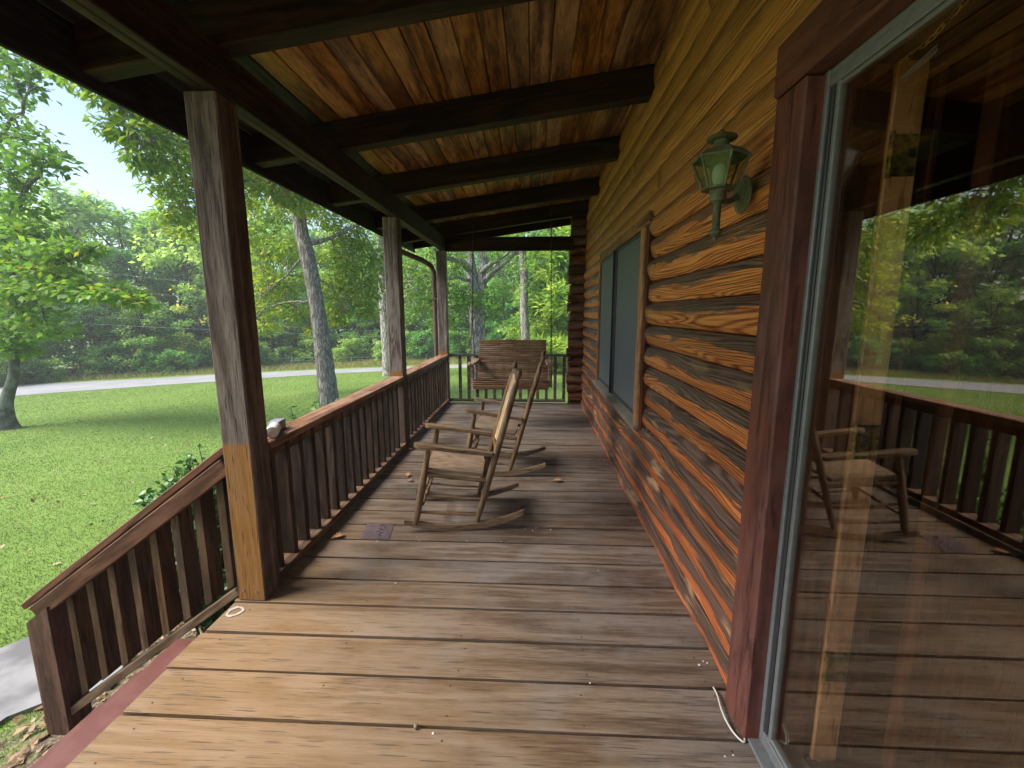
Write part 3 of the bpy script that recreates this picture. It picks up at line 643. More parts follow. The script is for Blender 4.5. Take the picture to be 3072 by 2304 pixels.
# ================================================================== LOG CABIN WALL
LP = 0.1368; LZ0 = 0.090
cabin = empty('log_cabin', (0.9, 3.0, -0.82), label='log cabin wall of stacked brown half-round logs', cat='cabin')
def log_piece(y0, y1, course):
    z0 = LZ0 + LP*course; zj = .004*math.sin(course*2.7); zj2 = .004*math.sin((course+1)*2.7); n = max(3, int((y1-y0)/0.11)); prof = 10
    rough_ = 1.0 if z0 < 1.9 else 0.45; bulge = 0.034 if z0 < 1.9 else 0.018
    us = np.linspace(y0, y1, n+1); V = []; UV = []; F = []
    ph = RNG.uniform(0, 6.28, 6); bl = RNG.uniform(-.22, .18)
    for iu, y in enumerate(us):
        amp = bulge*(1 + rough_*(.16*math.sin(2.1*y+ph[0]) + .13*math.sin(6.3*y+ph[1]) + RNG.normal(0, .07) + bl))
        sag = rough_*(.004*math.sin(2.3*y+ph[2]) + .003*math.sin(6.1*y+ph[3]))
        endf = 1.0
        for j in range(prof):
            v = j/(prof-1); bz = z0 + zj + .002 + (LP-.004+zj2-zj)*v
            dx = amp*math.sin(PI*min(max(v, .0), 1))**.42
            lump = rough_*.006*math.sin(9*y+ph[4]+5*v)*math.sin(PI*v)
            V.append((0.770-dx-lump-(0.004 if j in (0, prof-1) else 0), y, bz+sag*math.sin(PI*v))); UV.append((y, v))
    for iu in range(n):
        for j in range(prof-1):
            a = iu*prof+j; F.append((a, a+1, a+prof+1, a+prof))
    k = len(V); V += [(0.81, y0, z0+.002), (0.81, y0, z0+LP-.002), (0.81, y1, z0+.002), (0.81, y1, z0+LP-.002)]
    F.append(tuple([k, k+1]+list(reversed(range(prof))))); e = n*prof; F.append(tuple([k+3, k+2]+list(range(e, e+prof))))
    F.append((0, n*prof, k+2, k)); F.append((prof-1, k+1, k+3, n*prof+prof-1))
    UV += [(y0, 0), (y0, 1), (y1, 0), (y1, 1)]
    V = np.array(V); c = (V.min(0)+V.max(0))/2
    me = bpy.data.meshes.new('log'); me.from_pydata((V-c).tolist(), [], F)
    uvl = me.uv_layers.new(name='UVMap'); li = np.empty(len(me.loops), np.int32); me.loops.foreach_get('vertex_index', li)
    uvl.data.foreach_set('uv', np.array(UV, np.float32)[li].ravel())
    sm = [True]*(n*(prof-1)) + [False]*4; me.polygons.foreach_set('use_smooth', sm)
    me.update(); return link('log', me, M['log'], cabin, c)
YE = 6.722; DY = 1.43                                             # far corner; edge of the door casing
for c in range(-1, 21):
    z0 = LZ0 + LP*c; z1 = z0+LP
    if z1 < 0.66: spans = [(DY, YE)]
    elif z0 < 1.93: spans = [(DY, 2.945), (5.06, YE)]
    elif z0 < 2.05: spans = [(1.46, 4.05), (4.053, YE)] if c % 2 else [(1.46, YE)]
    else:
        cut = [2.9, 4.7, 3.6, 5.3, 2.2][c % 5]; spans = [(-2.2, cut), (cut+.003, YE)]
    for a, b in spans: log_piece(a, b, c)
    if z0 < 2.05:
        log_piece(-2.2, 0.12, c)
# ends of the crossing logs stacked at the far corner
for c in range(-1, 21):
    z0 = LZ0 - .045 + LP*c; h = LP-random.uniform(.006, .022)
    m = MB(); n = 7; xs = [0.522+random.uniform(-.022, .022), 0.60, 0.68, 0.79]
    for x in xs:
        for j in range(n):
            v = j/(n-1); m.v.append((x+random.uniform(-.003, .003), 6.748-.030*math.sin(PI*v)**.6+random.uniform(-.003, .003), z0+h*v))
    for i in range(3):
        for j in range(n-1): a = i*n+j; m.f.append((a, a+n, a+n+1, a+1))
    k = len(m.v); m.v += [(xs[0], 6.90, z0), (xs[0], 6.90, z0+h), (0.79, 6.90, z0), (0.79, 6.90, z0+h)]
    m.f.append(tuple(list(range(n))+[k+1, k])); m.f.append((n-1, 2*n-1, 3*n-1, 4*n-1, k+3, k+1)); m.f.append((0, k, k+2, 3*n, 2*n, n))
    m.build('log_end', M['logend'], cabin)
MB().box(0.56, 0.80, 6.770, 6.885, -0.75, 2.88).build('corner_core', M['darkjamb'], cabin)
# solid core behind the logs (kept clear of the window and the door) and the cabin's far body
for (y0, y1, z0, z1) in ((1.30, 3.02, -0.8, 2.9), (5.12, 6.85, -0.8, 2.9), (3.02, 5.12, -0.8, 0.62), (3.02, 5.12, 1.96, 2.9), (-2.2, 0.30, -0.8, 2.9), (0.30, 1.30, 2.05, 2.9)):
    MB().box(0.812, 0.87, y0, y1, z0, z1).build('wall_core', M['darkjamb'], cabin)
MB().box(0.87, 6.5, 6.80, 6.90, -0.8, 3.3).build('gable_wall', M['logend'], cabin)
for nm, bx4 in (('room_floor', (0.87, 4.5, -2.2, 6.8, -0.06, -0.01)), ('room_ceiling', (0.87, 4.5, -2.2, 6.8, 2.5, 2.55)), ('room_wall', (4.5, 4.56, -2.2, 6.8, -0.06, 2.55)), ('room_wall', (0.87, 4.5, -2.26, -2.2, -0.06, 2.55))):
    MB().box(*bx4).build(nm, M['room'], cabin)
board('cabin_roof', M['shingle'], cabin, (6.0, 9.6, 0.06), (3.9, 2.6, 3.45), (0, -ra*1.0, 0), 0.004)

# ------------------------------------------------------------------ window with two grey screens
win = empty('window', (0.74, 4.1, 0.6), parent=cabin, label='wide window with two grey insect screens in a wooden casing')
board('casing', M['wintrim'], win, (0.06, 0.105, 1.335), (0.746, 3.090, 1.285), c=0.004)
board('casing', M['darkjamb'], win, (0.05, 0.060, 1.40), (0.756, 3.005, 1.26), c=0.004)  # dark board standing in for the shadow gap beside the log ends
board('casing', M['wintrim'], win, (0.05, 0.05, 1.36), (0.752, 5.098, 1.29), c=0.004)
board('head_casing', M['plank'], win, (0.05, 2.14, 0.085), (0.757, 4.06, 1.999), c=0.004)
m = MB().plate([(0.70, 0.585), (0.80, 0.625), (0.80, 0.655), (0.70, 0.612)], 3.03, 5.18).xf(lambda a, b, c: (a, c, b)); m.build('sill', M['sill'], win)
for (ya, yb) in ((3.165, 4.125), (4.165, 5.065)):
    fr = MB(); zt, zb, xx = 1.952, 0.655, 0.738
    fr.box(xx, xx+.02, ya, ya+.022, zb, zt, .002).box(xx, xx+.02, yb-.022, yb, zb, zt, .002).box(xx, xx+.02, ya+.022, yb-.022, zt-.022, zt, .002).box(xx, xx+.02, ya+.022, yb-.022, zb, zb+.022, .002)
    f = fr.build('screen_frame', M['alu_dark'], win)
    MB().box(xx+.008, xx+.010, ya+.02, yb-.02, zb+.02, zt-.02).build('screen', M['screen'], f)
    MB().box(.80, .803, ya, yb, zb, zt).build('pane', M['pane'], win)
    MB().box(.770, .798, ya, yb, 1.265, 1.315, .003).build('meeting_rail', M['white'], win)
    MB().box(.770, .798, (ya+yb)/2-.02, (ya+yb)/2+.02, zb, 1.264, .003).build('sash_bar', M['white'], win)
board('mullion', M['alu_dark'], win, (0.045, 0.038, 1.31), (0.752, 4.145, 1.30), c=0.003)
board('mullion_bead', M['gasket'], win, (0.02, 0.012, 1.30), (0.722, 4.145, 1.30), c=0.002)

# ------------------------------------------------------------------ door: red casing, grey storm door, wooden jamb with hinges
dc = empty('door_casing', (0.72, 1.3, 0.0), parent=cabin)
board('casing', M['trim'], dc, (0.066, 0.146, 2.006), (0.733, 1.363, 1.005), c=0.006)
board('head_casing', M['trimY'], dc, (0.072, 1.40, 0.142), (0.731, 0.745, 2.082), c=0.006)
board('casing', M['trim'], dc, (0.066, 0.146, 2.006), (0.733, 0.205, 1.005), c=0.006)
sd = empty('storm_door', (0.76, 0.8, 0.0), parent=cabin, label='grey framed full-glass storm door reflecting the yard')
X = 0.750
def stile(y0, y1, nm, x=X, mat='alu', t=0.03): return MB().box(x, x+t, min(y0, y1), max(y0, y1), 0.012, 2.012, .003).build(nm, M[mat], sd)
def railb(z0, z1, nm, x=X, mat='alu', t=0.03, ya=.300, yb=1.318): return MB().box(x, x+t, ya, yb, z0, z1, .003).build(nm, M[mat], sd)
stile(1.3195, 1.352, 'frame_edge', X+.004, 'alu'); stile(1.277, 1.318, 'stile', X); stile(1.262, 1.2765, 'stile_bevel', X+.006, 'alu_dark')
stile(1.252, 1.2615, 'gasket', X+.016, 'gasket', .012); stile(1.2365, 1.2515, 'glazing_bead', X+.004, 'alu', .02)
stile(.318, .36, 'stile'); stile(.361, .376, 'glazing_bead', X+.004, 'alu', .02)
railb(1.992, 2.012, 'frame_head', X+.003, 'alu', .027, .32, 1.277); railb(1.968, 1.9915, 'top_rail', X+.001, 'alu', .028, .36, 1.277); railb(1.957, 1.9675, 'glazing_bead', X+.006, 'alu', .02, .376, 1.252)
railb(0.012, 0.055, 'bottom_rail', X+.001, 'alu', .028, .36, 1.277); railb(0.0555, 0.066, 'glazing_bead', X+.006, 'alu', .02, .376, 1.252)
MB().box(X+.012, X+.016, .370, 1.258, .058, 1.965).build('glass', M['glass'], sd)
MB().box(0.715, 0.86, .30, 1.315, -.002, .011, .002).build('threshold', M['alu'], sd)
for (a, b) in ((1.985, 1.90), (1.90, 1.84)):
    MB().tube([(X+.0035, 1.347-(1.985-a)*.02, a), (X+.003, 1.346-(1.985-b)*.02, b)], .0026, 6).build('paint_scrape', M['white'], sd)
MB().plate([(1.352, .012), (1.322, .012), (1.330, .06), (1.346, .145)], X-.0045, X-.0015).xf(lambda a, b, c: (c, a, b)).build('paint_scrape', M['white'], sd)
# jamb, hinges, the inner door standing open into the dark room
jb = empty('door_jamb', (0.88, 1.25, 0.0), parent=cabin)
board('jamb_board', M['jamb'], jb, (0.075, 0.04, 2.02), (0.93, 1.262, 1.0), c=0.003)
board('jamb_stop', M['darkjamb'], jb, (0.10, 0.05, 2.02), (0.84, 1.275, 1.0), c=0.003)
board('jamb_edge', M['darkjamb'], jb, (0.018, 0.03, 2.02), (1.02, 1.275, 1.0), c=0.003)
board('door_slab', M['darkjamb'], jb, (0.84, 0.044, 2.0), (1.47, 1.205, 1.01), (0, 0, .10), c=0.004)
for z in (1.79, 1.04, 0.33):
    hg = MB().box(.897, .962, 1.2385, 1.2415, z-.05, z+.05, .0008).build('hinge', M['brass'], jb)
    MB().tube([(.893, 1.234, z-.055), (.893, 1.234, z+.055)], .006, 8).build('hinge_pin', M['brass'], hg)
# safety chain and spring of the storm door, seen behind the glass
def chain_links(path, pitch, r, wire):
    P = [np.array(p, float) for p in path]; seg = [np.linalg.norm(P[i+1]-P[i]) for i in range(len(P)-1)]; tot = sum(seg)
    out = MB(); nl = max(1, int(tot/pitch))
    for k in range(nl):
        s = (k+.5)*tot/nl; i = 0
        while i < len(seg)-1 and s > seg[i]: s -= seg[i]; i += 1
        t = (P[i+1]-P[i])/seg[i]; c = P[i]+t*s; a = np.array([1, 0, 0.0]) if abs(t[0]) < .8 else np.array([0, 1.0, 0])
        u = np.cross(t, a); u /= np.linalg.norm(u); w = np.cross(t, u); sd_ = u if k % 2 else w
        lp = [c+t*(pitch*.72)*math.cos(q)+sd_*r*math.sin(q) for q in np.linspace(0, 2*PI, 9)]
        out.tube(lp, wire, 4, False)
    return out
ca = on_x(2700, 190, 0.79); cb = on_x(2905, -8, 0.79)
mid = (ca+cb)/2 + np.array([0, 0, -.012])
chain_links([ca, mid, cb], .016, .0055, .0016).build('safety_chain', M['brass'], sd)
spr = [ca+(cb-ca)*f*.5+np.array([0.012, .008*math.cos(f*90), -.03+.008*math.sin(f*90)]) for f in np.linspace(0, 1, 90)]
MB().tube(spr, .0013, 4, False).build('spring', M['alu'], sd)

# ================================================================== WALL LANTERN
ln = empty('wall_lantern', (0.60, 1.555, 1.63), label='green verdigris carriage lantern on the log wall beside the door', cat='lantern')
LX, LY = 0.598, 1.552
V_ = M['verdigris']
def lt(prof, nm, mat=V_, n=18): return autosmooth(MB().lathe(prof, n, (LX, LY, 0)).build(nm, mat, ln))
lt([(.002, 1.632), (.007, 1.636), (.009, 1.642), (.006, 1.646), (.013, 1.650), (.0205, 1.656), (.021, 1.662), (.015, 1.670), (.0125, 1.674), (.0125, 1.752), (.016, 1.756), (.024, 1.758), (.025, 1.762)], 'stem')
lt([(.024, 1.760), (.0255, 1.764), (.0255, 1.790), (.030, 1.794)], 'cup')
hexp = lambda r, z, k: (LX+r*math.cos(PI/6+k*PI/3), LY+r*math.sin(PI/6+k*PI/3), z)
R0, R1, ZB, ZT = .048, .086, 1.796, 1.888
lt([(R0+.004, 1.793), (R0+.006, 1.797), (R0-.004, 1.799)], 'lower_ring', n=6) if False else MB().add([hexp(R0+.006, 1.793, k) for k in range(6)]+[hexp(R0+.006, 1.799, k) for k in range(6)], [tuple(reversed(range(6))), tuple(range(6, 12))]+[(k, (k+1) % 6, 6+(k+1) % 6, 6+k) for k in range(6)]).build('lower_ring', V_, ln)
for k in range(6):
    MB().tube([hexp(R0, ZB, k), hexp(R1, ZT, k)], .0042, 6).build('rib', V_, ln)
    MB().tube([hexp(R1, ZT, k), hexp(R1, ZT, k+1)], .0035, 6).build('rim', V_, ln)
    a, b, c, d = (np.array(hexp(r, z, j)) for r, z, j in ((R0-.002, ZB, k), (R0-.002, ZB, k+1), (R1-.002, ZT, k+1), (R1-.002, ZT, k)))
    MB().add([a, b, c, d], [(0, 1, 2, 3)]).build('pane', M['lampglass'], ln)
    e1, e2 = np.array(hexp(.024, 1.921, k)), np.array(hexp(.024, 1.921, k+1)); m1, m2 = np.array(hexp(.062, 1.911, k)), np.array(hexp(.062, 1.911, k+1))
    c2, d2 = np.array(hexp(R1+.003, ZT+.002, k+1)), np.array(hexp(R1+.003, ZT+.002, k))
    MB().add([d2, c2, m2, m1, e2, e1], [(0, 1, 2, 3), (3, 2, 4, 5)]).build('roof_panel', V_, ln)
lt([(.026, 1.917), (.025, 1.924), (.0235, 1.938), (.0235, 1.944)], 'neck')
lt([(.022, 1.942), (.042, 1.944), (.047, 1.948), (.044, 1.953), (.030, 1.958), (.012, 1.960), (.007, 1.964), (.008, 1.969), (.003, 1.976)], 'cap')
lt([(.012, 1.797), (.016, 1.805), (.022, 1.83), (.023, 1.85), (.015, 1.868), (.004, 1.874)], 'bulb', M['bulb'])
bp = MB().lathe([(.062, 0.0), (.062, .005), (.056, .009), (.050, .009), (.047, .014), (.040, .015), (.036, .020), (.018, .023), (.002, .024)], 28, (0, 0, 0), 'x').xf(lambda x, y, z: (.722-x, y+1.650, z+1.800))
autosmooth(bp.build('backplate', V_, ln))
autosmooth(MB().tube([(.705, 1.650, 1.80), (.675, 1.628, 1.778), (.640, 1.592, 1.765), (.612, 1.565, 1.772)], [.011, .0095, .0095, .011], 8).build('arm', V_, ln))

MB().tube([on_x(*p, .716) for p in ((2150, 402), (2118, 432), (2092, 468), (2082, 505), (2086, 540), (2098, 556))], .0016, 5).build('supply_wire', M['chain'], ln)

# ================================================================== CABLE on the deck by the door
cp = [on_z(2140, 2062, .004), on_z(2152, 2085, .012), on_z(2165, 2130, .016), on_z(2183, 2170, .012), on_z(2205, 2203, .008), on_z(2232, 2226, .006), np.array([.715, 1.315, .006])]
cpd = []
for i in range(len(cp)-1):
    for f in np.linspace(0, 1, 6)[:-1]:
        p0, p1_, p2_, p3_ = cp[max(i-1, 0)], cp[i], cp[i+1], cp[min(i+2, len(cp)-1)]
        cpd.append(.5*((2*p1_)+(p2_-p0)*f+(2*p0-5*p1_+4*p2_-p3_)*f*f+(-p0+3*p1_-3*p2_+p3_)*f**3))
cpd.append(cp[-1])
cab = autosmooth(MB().tube(cpd, .0032, 8).build('cable', M['cable']), 80); tag(cab, 'thin white cable curling out of the deck to the storm door corner', 'cable')

# ================================================================== ROCKING CHAIRS
def make_chair():
    e = empty('rocking_chair', (0, 0, 0))
    def part(m, nm, mat='chair', smooth=60):
        me, c = m.mesh(nm); o = link(nm, me, M[mat], e, c, world=False)
        return autosmooth(o, smooth) if smooth else o
    for s in (-1, 1):
        yb, yt = s*.235, s*.225
        d = np.array([.432-.136, 0, 1.083-.044]); b0 = np.array([.136, yb, .038]); tp = np.array([.424, yt*.96, 1.052])
        fs = [0, .03, .07, .15, .35, .6, .80, .87, .90, .915, .925, .935, .95, .968, .982, .992, 1.0]
        rr = [.0125, .015, .018, .0205, .0215, .0215, .0205, .0190, .0165, .0105, .0085, .0095, .0160, .0195, .0165, .0095, .003]
        part(MB().tube([b0+(tp-b0)*f for f in fs], rr, 14), 'back_post')
        lf = [np.array([-.253, s*.245, .055]), np.array([-.156, s*.245, .555])]
        fl = [0, .05, .15, .45, .72, .9, 1.0]; part(MB().tube([lf[0]+(lf[1]-lf[0])*f for f in fl], [.014, .018, .0215, .0235, .0215, .018, .015], 14), 'leg')
        # rocker: a curved bar cut from a board
        R, n = 1.02, 18; xs = np.linspace(-.325, .445, n); m = MB()
        for i, x in enumerate(xs):
            zb = R-math.sqrt(R*R-x*x); q = i/(n-1); hgt = .042*(1-.35*max(0, (q-.75)/.25))*(.72 if i == 0 else 1)
            for dy, z in ((-.0145, zb), (.0145, zb), (.0145, zb+hgt), (-.0145, zb+hgt)): m.v.append((x, s*.238+dy, z))
        for i in range(n-1):
            for k in range(4): m.f.append((i*4+k, i*4+(k+1) % 4, i*4+4+(k+1) % 4, i*4+4+k))
        m.f.append((3, 2, 1, 0)); m.f.append(tuple(range((n-1)*4, n*4))); part(m, 'rocker', 'chairX', 30)
        # arm: rounded flat paddle
        out = []
        for a in np.linspace(PI/2, 3*PI/2, 9): out.append((-.205+.042*math.cos(a), .040*math.sin(a)))
        out += [(-.05, -.036), (.10, -.026), (.245, -.019), (.250, .019), (.10, .026), (-.05, .036)]
        m = MB().plate(out, -.011, .011).xf(lambda x, y, z: (x, y+s*.245, .556+z-.150*(x+.05))); part(m, 'arm', 'chairX', 30)
        for (x0, z0, x1, z1, r) in ((-.187, .247, .170, .205, .0105), (-.220, .133, .142, .102, .0100)):
            part(MB().tube([(x0, s*.243, z0), ((x0+x1)/2, s*.240, (z0+z1)/2), (x1, s*.233, z1)], [r*.8, r*1.15, r*.8], 10), 'side_stretcher', 'chairX')
        part(MB().tube([(-.175, s*.243, .385), (.215, s*.230, .330)], .0135, 10), 'seat_rail', 'chairX')
    seat = [(-.178, -.235), (-.170, -.252), (.18, -.222), (.19, 0), (.18, .222), (-.170, .252), (-.178, .235)]
    m = MB().plate(seat, -.011, .011).xf(lambda x, y, z: (x, y, .393+z-.135*x-.008*(1-(y/.25)**2))); part(m, 'seat', 'seat', 30)
    part(MB().box(-.166, -.146, -.225, .225, .345, .395, .004), 'front_apron', 'chairX', 0)
    part(MB().box(-.150, .19, -.243, -.231, .372, .395, .003).xf(lambda x, y, z: (x, y, z-.135*x-.02)), 'side_apron', 'chairX', 0)
    part(MB().box(-.150, .19, .231, .243, .372, .395, .003).xf(lambda x, y, z: (x, y, z-.135*x-.02)), 'side_apron', 'chairX', 0)
    for z in (.30, .185): part(MB().tube([(-.205+.19*(z-.18), -.24, z), (-.205+.19*(z-.18), 0, z), (-.205+.19*(z-.18), .24, z)], [.009, .0125, .009], 10), 'front_stretcher', 'chairX')
    part(MB().tube([(.186, -.232, .225), (.186, .232, .225)], .011, 10), 'back_stretcher', 'chairX')
    def bk(z): return .136 + (.424-.136)*(z-.038)/(1.052-.038)
    # back: a bent light board between two cross rails
    m = MB(); n = 9
    for z in (.50, .62, .74, .86, .965):
        for k in range(n):
            y = -.205+.41*k/(n-1); bow = .016*(1-(y/.205)**2); zz = z+(.028*(1-(y/.205)**2) if z > .95 else 0)
            m.v.append((bk(z)+bow-.004, y, zz))
    nv = len(m.v); m.v += [(x+.011, y, z) for x, y, z in m.v]
    for i in range(4):
        for k in range(n-1): a = i*n+k; m.f.append((a, a+1, a+n+1, a+n)); m.f.append((a+nv, a+nv+n, a+nv+n+1, a+nv+1))
    for k in range(n-1):
        m.f.append((k, k+nv, k+nv+1, k+1)); a = 4*n+k; m.f.append((a, a+1, a+nv+1, a+nv))
    for i in range(4):
        a = i*n; m.f.append((a, a+n, a+n+nv, a+nv)); a = i*n+n-1; m.f.append((a, a+nv, a+n+nv, a+n))
    part(m, 'back_panel', 'chairpanel', 40)
    part(MB().tube([(bk(.985), -.215, .985), (bk(.985)+.012, 0, 1.002), (bk(.985), .215, .985)], [.014, .019, .014], 10, True, 1.3), 'top_rail', 'chair')
    part(MB().tube([(bk(.48), -.225, .48), (bk(.48)+.010, 0, .48), (bk(.48), .225, .48)], [.011, .015, .011], 10), 'lower_rail', 'chair')
    return e
ch1 = make_chair(); ch2 = copy_tree(ch1)
ch1.location = (-0.525, 2.905, 0); ch1.rotation_euler = (0, 0, .10)
ch2.location = (-0.330, 3.885, 0); ch2.rotation_euler = (0, 0, -.035)
tag(ch1, 'nearer wooden rocking chair facing the yard with round post finials', 'rocking chair', 'wooden rocking chairs on the porch')
tag(ch2, 'farther wooden rocking chair standing between the near one and the swing', 'rocking chair', 'wooden rocking chairs on the porch')

# ================================================================== PORCH SWING
sw = empty('porch_swing', (-0.27, 5.5, 0.5), label='slatted brown porch swing hanging on two chains', cat='swing')
XL, XR = -0.712, 0.166
def slat(y, z, tilt, nm, x0=XL, x1=XR, h=.0252): board(nm, M['swing'], sw, (x1-x0, 0.014, h), ((x0+x1)/2, y, z), (tilt, 0, 0), .004)
for k in range(-3, 18):
    f = k/17; slat(5.605+.185*f, .598+.437*f, -math.atan2(.185, .437), 'back_slat')
seatpts = [(5.575, .548), (5.54, .543), (5.505, .545), (5.465, .552), (5.425, .562), (5.385, .573), (5.345, .584), (5.305, .593), (5.268, .598)]
sp = np.array(seatpts); su = np.linspace(0, 1, len(sp))
for i, f in enumerate(np.linspace(0, 1, 12)): slat(np.interp(f, su, sp[:, 0]), np.interp(f, su, sp[:, 1]), PI/2+.10-.42*f if f < .3 else PI/2+.22, 'seat_slat', XL-.015, XR+.015, .024)
for i, (y, z) in enumerate(((5.238, .592), (5.221, .573), (5.213, .550), (5.210, .527))): slat(y, z, .75-.24*i, 'front_slat', XL-.015, XR+.015)
slat(5.214, .503, 0, 'front_slat', XL-.015, XR+.015)
for x in (XL+.03, (XL+XR)/2, XR-.03):
    MB().tube([(x, 5.222, .51), (x, 5.24, .56), (x, 5.31, .575), (x, 5.45, .540), (x, 5.57, .53), (x, 5.625, .59), (x, 5.815, 1.04)], .017, 6, True, 1.0).build('frame_rib', M['swing'], sw)
for x in (XL-.03, XR+.03):
    out = [(-.045, 5.225), (-.045, 5.66), (-.02, 5.75), (.02, 5.75), (.045, 5.60), (.045, 5.25), (.03, 5.205), (-.03, 5.205)]
    MB().plate([(a+x, b) for a, b in reversed(out)], .783, .808).build('arm', M['swingarm'], sw)
    pl = [(5.235, .783), (5.33, .783), (5.325, .66), (5.30, .60), (5.315, .535), (5.24, .515), (5.25, .62), (5.24, .70)]
    MB().plate(pl, x-.016, x+.016).xf(lambda a, b, c: (c, a, b)).build('arm_support', M['swingarm'], sw)
    xc = x+(-.022 if x < -.3 else .022)
    xt = -.735 if x < -.3 else .200; zr = 1.325 if x < -.3 else 1.235
    chain_links([(xt, 5.545, rb(xt)+.005), (xc, 5.53, zr)], .030, .0085, .0028).build('chain', M['chain'], sw)
    chain_links([(xc, 5.53, zr), (xc, 5.275, .79)], .030, .0085, .0028).build('chain', M['chain'], sw)
    chain_links([(xc, 5.53, zr), (xc, 5.70, .80)], .030, .0085, .0028).build('chain', M['chain'], sw)
    MB().tube([np.array([xc, 5.53, zr])+.017*np.array([math.cos(q), 0, math.sin(q)]) for q in np.linspace(0, 2*PI, 13)], .004, 6, False).build('ring', M['chain'], sw)
    MB().tube([(xc, 5.275, .80), (xc, 5.275, .50)], .006, 6).build('eye_bolt', M['chain'], sw)

# ================================================================== SMALL THINGS
b = empty('plastic_bottle', (-1.36, 2.20, .77), label='dirty white plastic bottle lying on the rail cap behind the nearest post', cat='bottle')
prof = [(a*.82, b) for a, b in [(.030, .0), (.036, .003), (.038, .012), (.038, .02), (.0365, .024), (.038, .03), (.038, .10), (.034, .12), (.016, .135), (.013, .14), (.013, .155)]]
m = MB().lathe(prof, 20, (0, 0, 0), 'y').xf(lambda x, y, z: (x, y, z)); me, c = m.mesh('body', True)
bo = link('body', me, M['bottle'], b, (-1.352, 2.175, .8015), (0.0, 0, .42)); autosmooth(bo, 40)
m = MB().lathe([(.009, -.003), (.017, -.0025), (.019, .0)], 18, (0, 0, 0), 'y'); me, c = m.mesh('base_dimple', True)
link('base_dimple', me, M['bottle'], b, bo.location + b.location + Vector((.0775*math.sin(.42), -.0775*math.cos(.42)-.0005, 0)), (0, 0, .42))
bx = empty('small_carton', (-1.40, 2.36, .77), label='small purple-grey carton behind the white bottle on the rail cap', cat='carton')
board('box', M['carton'], bx, (0.055, 0.10, 0.050), (-1.398, 2.28, .7965), (0, 0, .15), .003)
board('lid', M['carton'], bx, (0.058, 0.035, 0.018), (-1.398, 2.28, .8145), (0, 0, .15), .003)

def oak_leaf_mesh(seed, L=.075):
    r = np.random.default_rng(seed); n = 15; m = MB(); ts = np.linspace(0, 1, n)
    for i, t in enumerate(ts):
        w = L*.42*math.sin(PI*min(1, t*1.02))**.7*(1.0 if i % 3 == 1 else (.34 if i % 3 == 2 else .6))
        cz = .010*math.sin(PI*t)+.012*abs(t-.5); cu = r.uniform(.15, .5)
        m.v += [(L*(t-.5)+.3*w*(i % 3 == 1), w, cz+cu*w*.6), (L*(t-.5), 0, cz*.5), (L*(t-.5)+.3*w*(i % 3 == 1), -w, cz+cu*w*.6+.002)]
    for i in range(n-1): m.f += [(i*3, i*3+1, i*3+4, i*3+3), (i*3+1, i*3+2, i*3+5, i*3+4)]
    m.tube([(-L*.5, 0, .003), (-L*.75, .004, .004), (-L*.85, .008, .003)], .0012, 4)
    return m
leafs = [(-1.225, 2.535, .8, .085, 'dryleaf', 'curled tan oak leaf on the deck nearest the first post, by the purple patch'),
         (-1.09, 3.61, 2.0, .080, 'dryleaf', 'pale oak leaf lying left of the rocking chair legs by the railing'),
         (-1.03, 3.48, .3, .060, 'dryleaf', 'smaller pale oak leaf just in front of another beside the railing'),
         (.206, 3.535, .2, .095, 'dryleaf', 'tan oak leaf flat on the open deck right of the chairs'),
         (-.077, 3.01, 1.2, .060, 'dryleaf2', 'dark red-brown curled leaf right of the nearer chair rocker'),
         (-1.255, 4.32, .9, .060, 'dryleaf', 'small dry leaf on the deck at the foot of the middle post'),
         (-1.19, 4.50, .5, .030, 'dryleaf2', 'tiny dark leaf scrap past the middle post'),
         (-.62, 6.1, 1.0, .05, 'dryleaf2', 'small brown leaf on the far deck left of the swing')]
for i, (x, y, rz, L, mt, lab) in enumerate(leafs):
    me, c = oak_leaf_mesh(50+i, L).mesh('fallen_leaf', True, False)
    link('fallen_leaf', me, M[mt], None, (x, y, .0035), (0, 0, rz), label=lab, cat='leaf')
for i, (px, py, lab) in enumerate(((1246, 2172, 'acorn stuck in the wide gap between the nearest deck boards'),)):
    p = on_z(px, py, .008); me, c = MB().lathe([(.001, 0), (.006, .002), (.0078, .007), (.0065, .012), (.0082, .0125), (.0075, .017), (.002, .019)], 12).mesh('acorn', True, False)
    link('acorn', me, M['acorn'], None, (p[0], p[1], .004), (1.2, 0, .5), label=lab, cat='acorn')
cr = MB()
for (px, py) in ((1251, 1612), (1258, 1623), (1400, 1623), (1503, 1625), (1131, 1624), (1575, 1588), (1598, 1592), (1608, 1584), (1652, 1590), (1794, 1711), (1300, 2201), (2175, 2270), (2200, 2266), (2062, 1578), (1187, 1750), (1640, 1205), (1600, 1212), (1770, 2050), (1795, 1382), (1803, 1376), (1811, 1388), (1800, 1392), (1815, 1380), (1822, 1394), (2110, 1985), (2122, 1990), (2098, 1996), (1900, 1480), (1708, 1175)):
    p = on_z(px, py, 0); s = random.uniform(.003, .006); cr.lathe([(s*.5, 0.0008), (s, s*.3), (s*.6, s*.7)], 6, (p[0], p[1], 0.0))
cr.build('crumb', M['crumb'], None, kind='stuff', label='pale crumbs and bits of bark scattered over the deck')

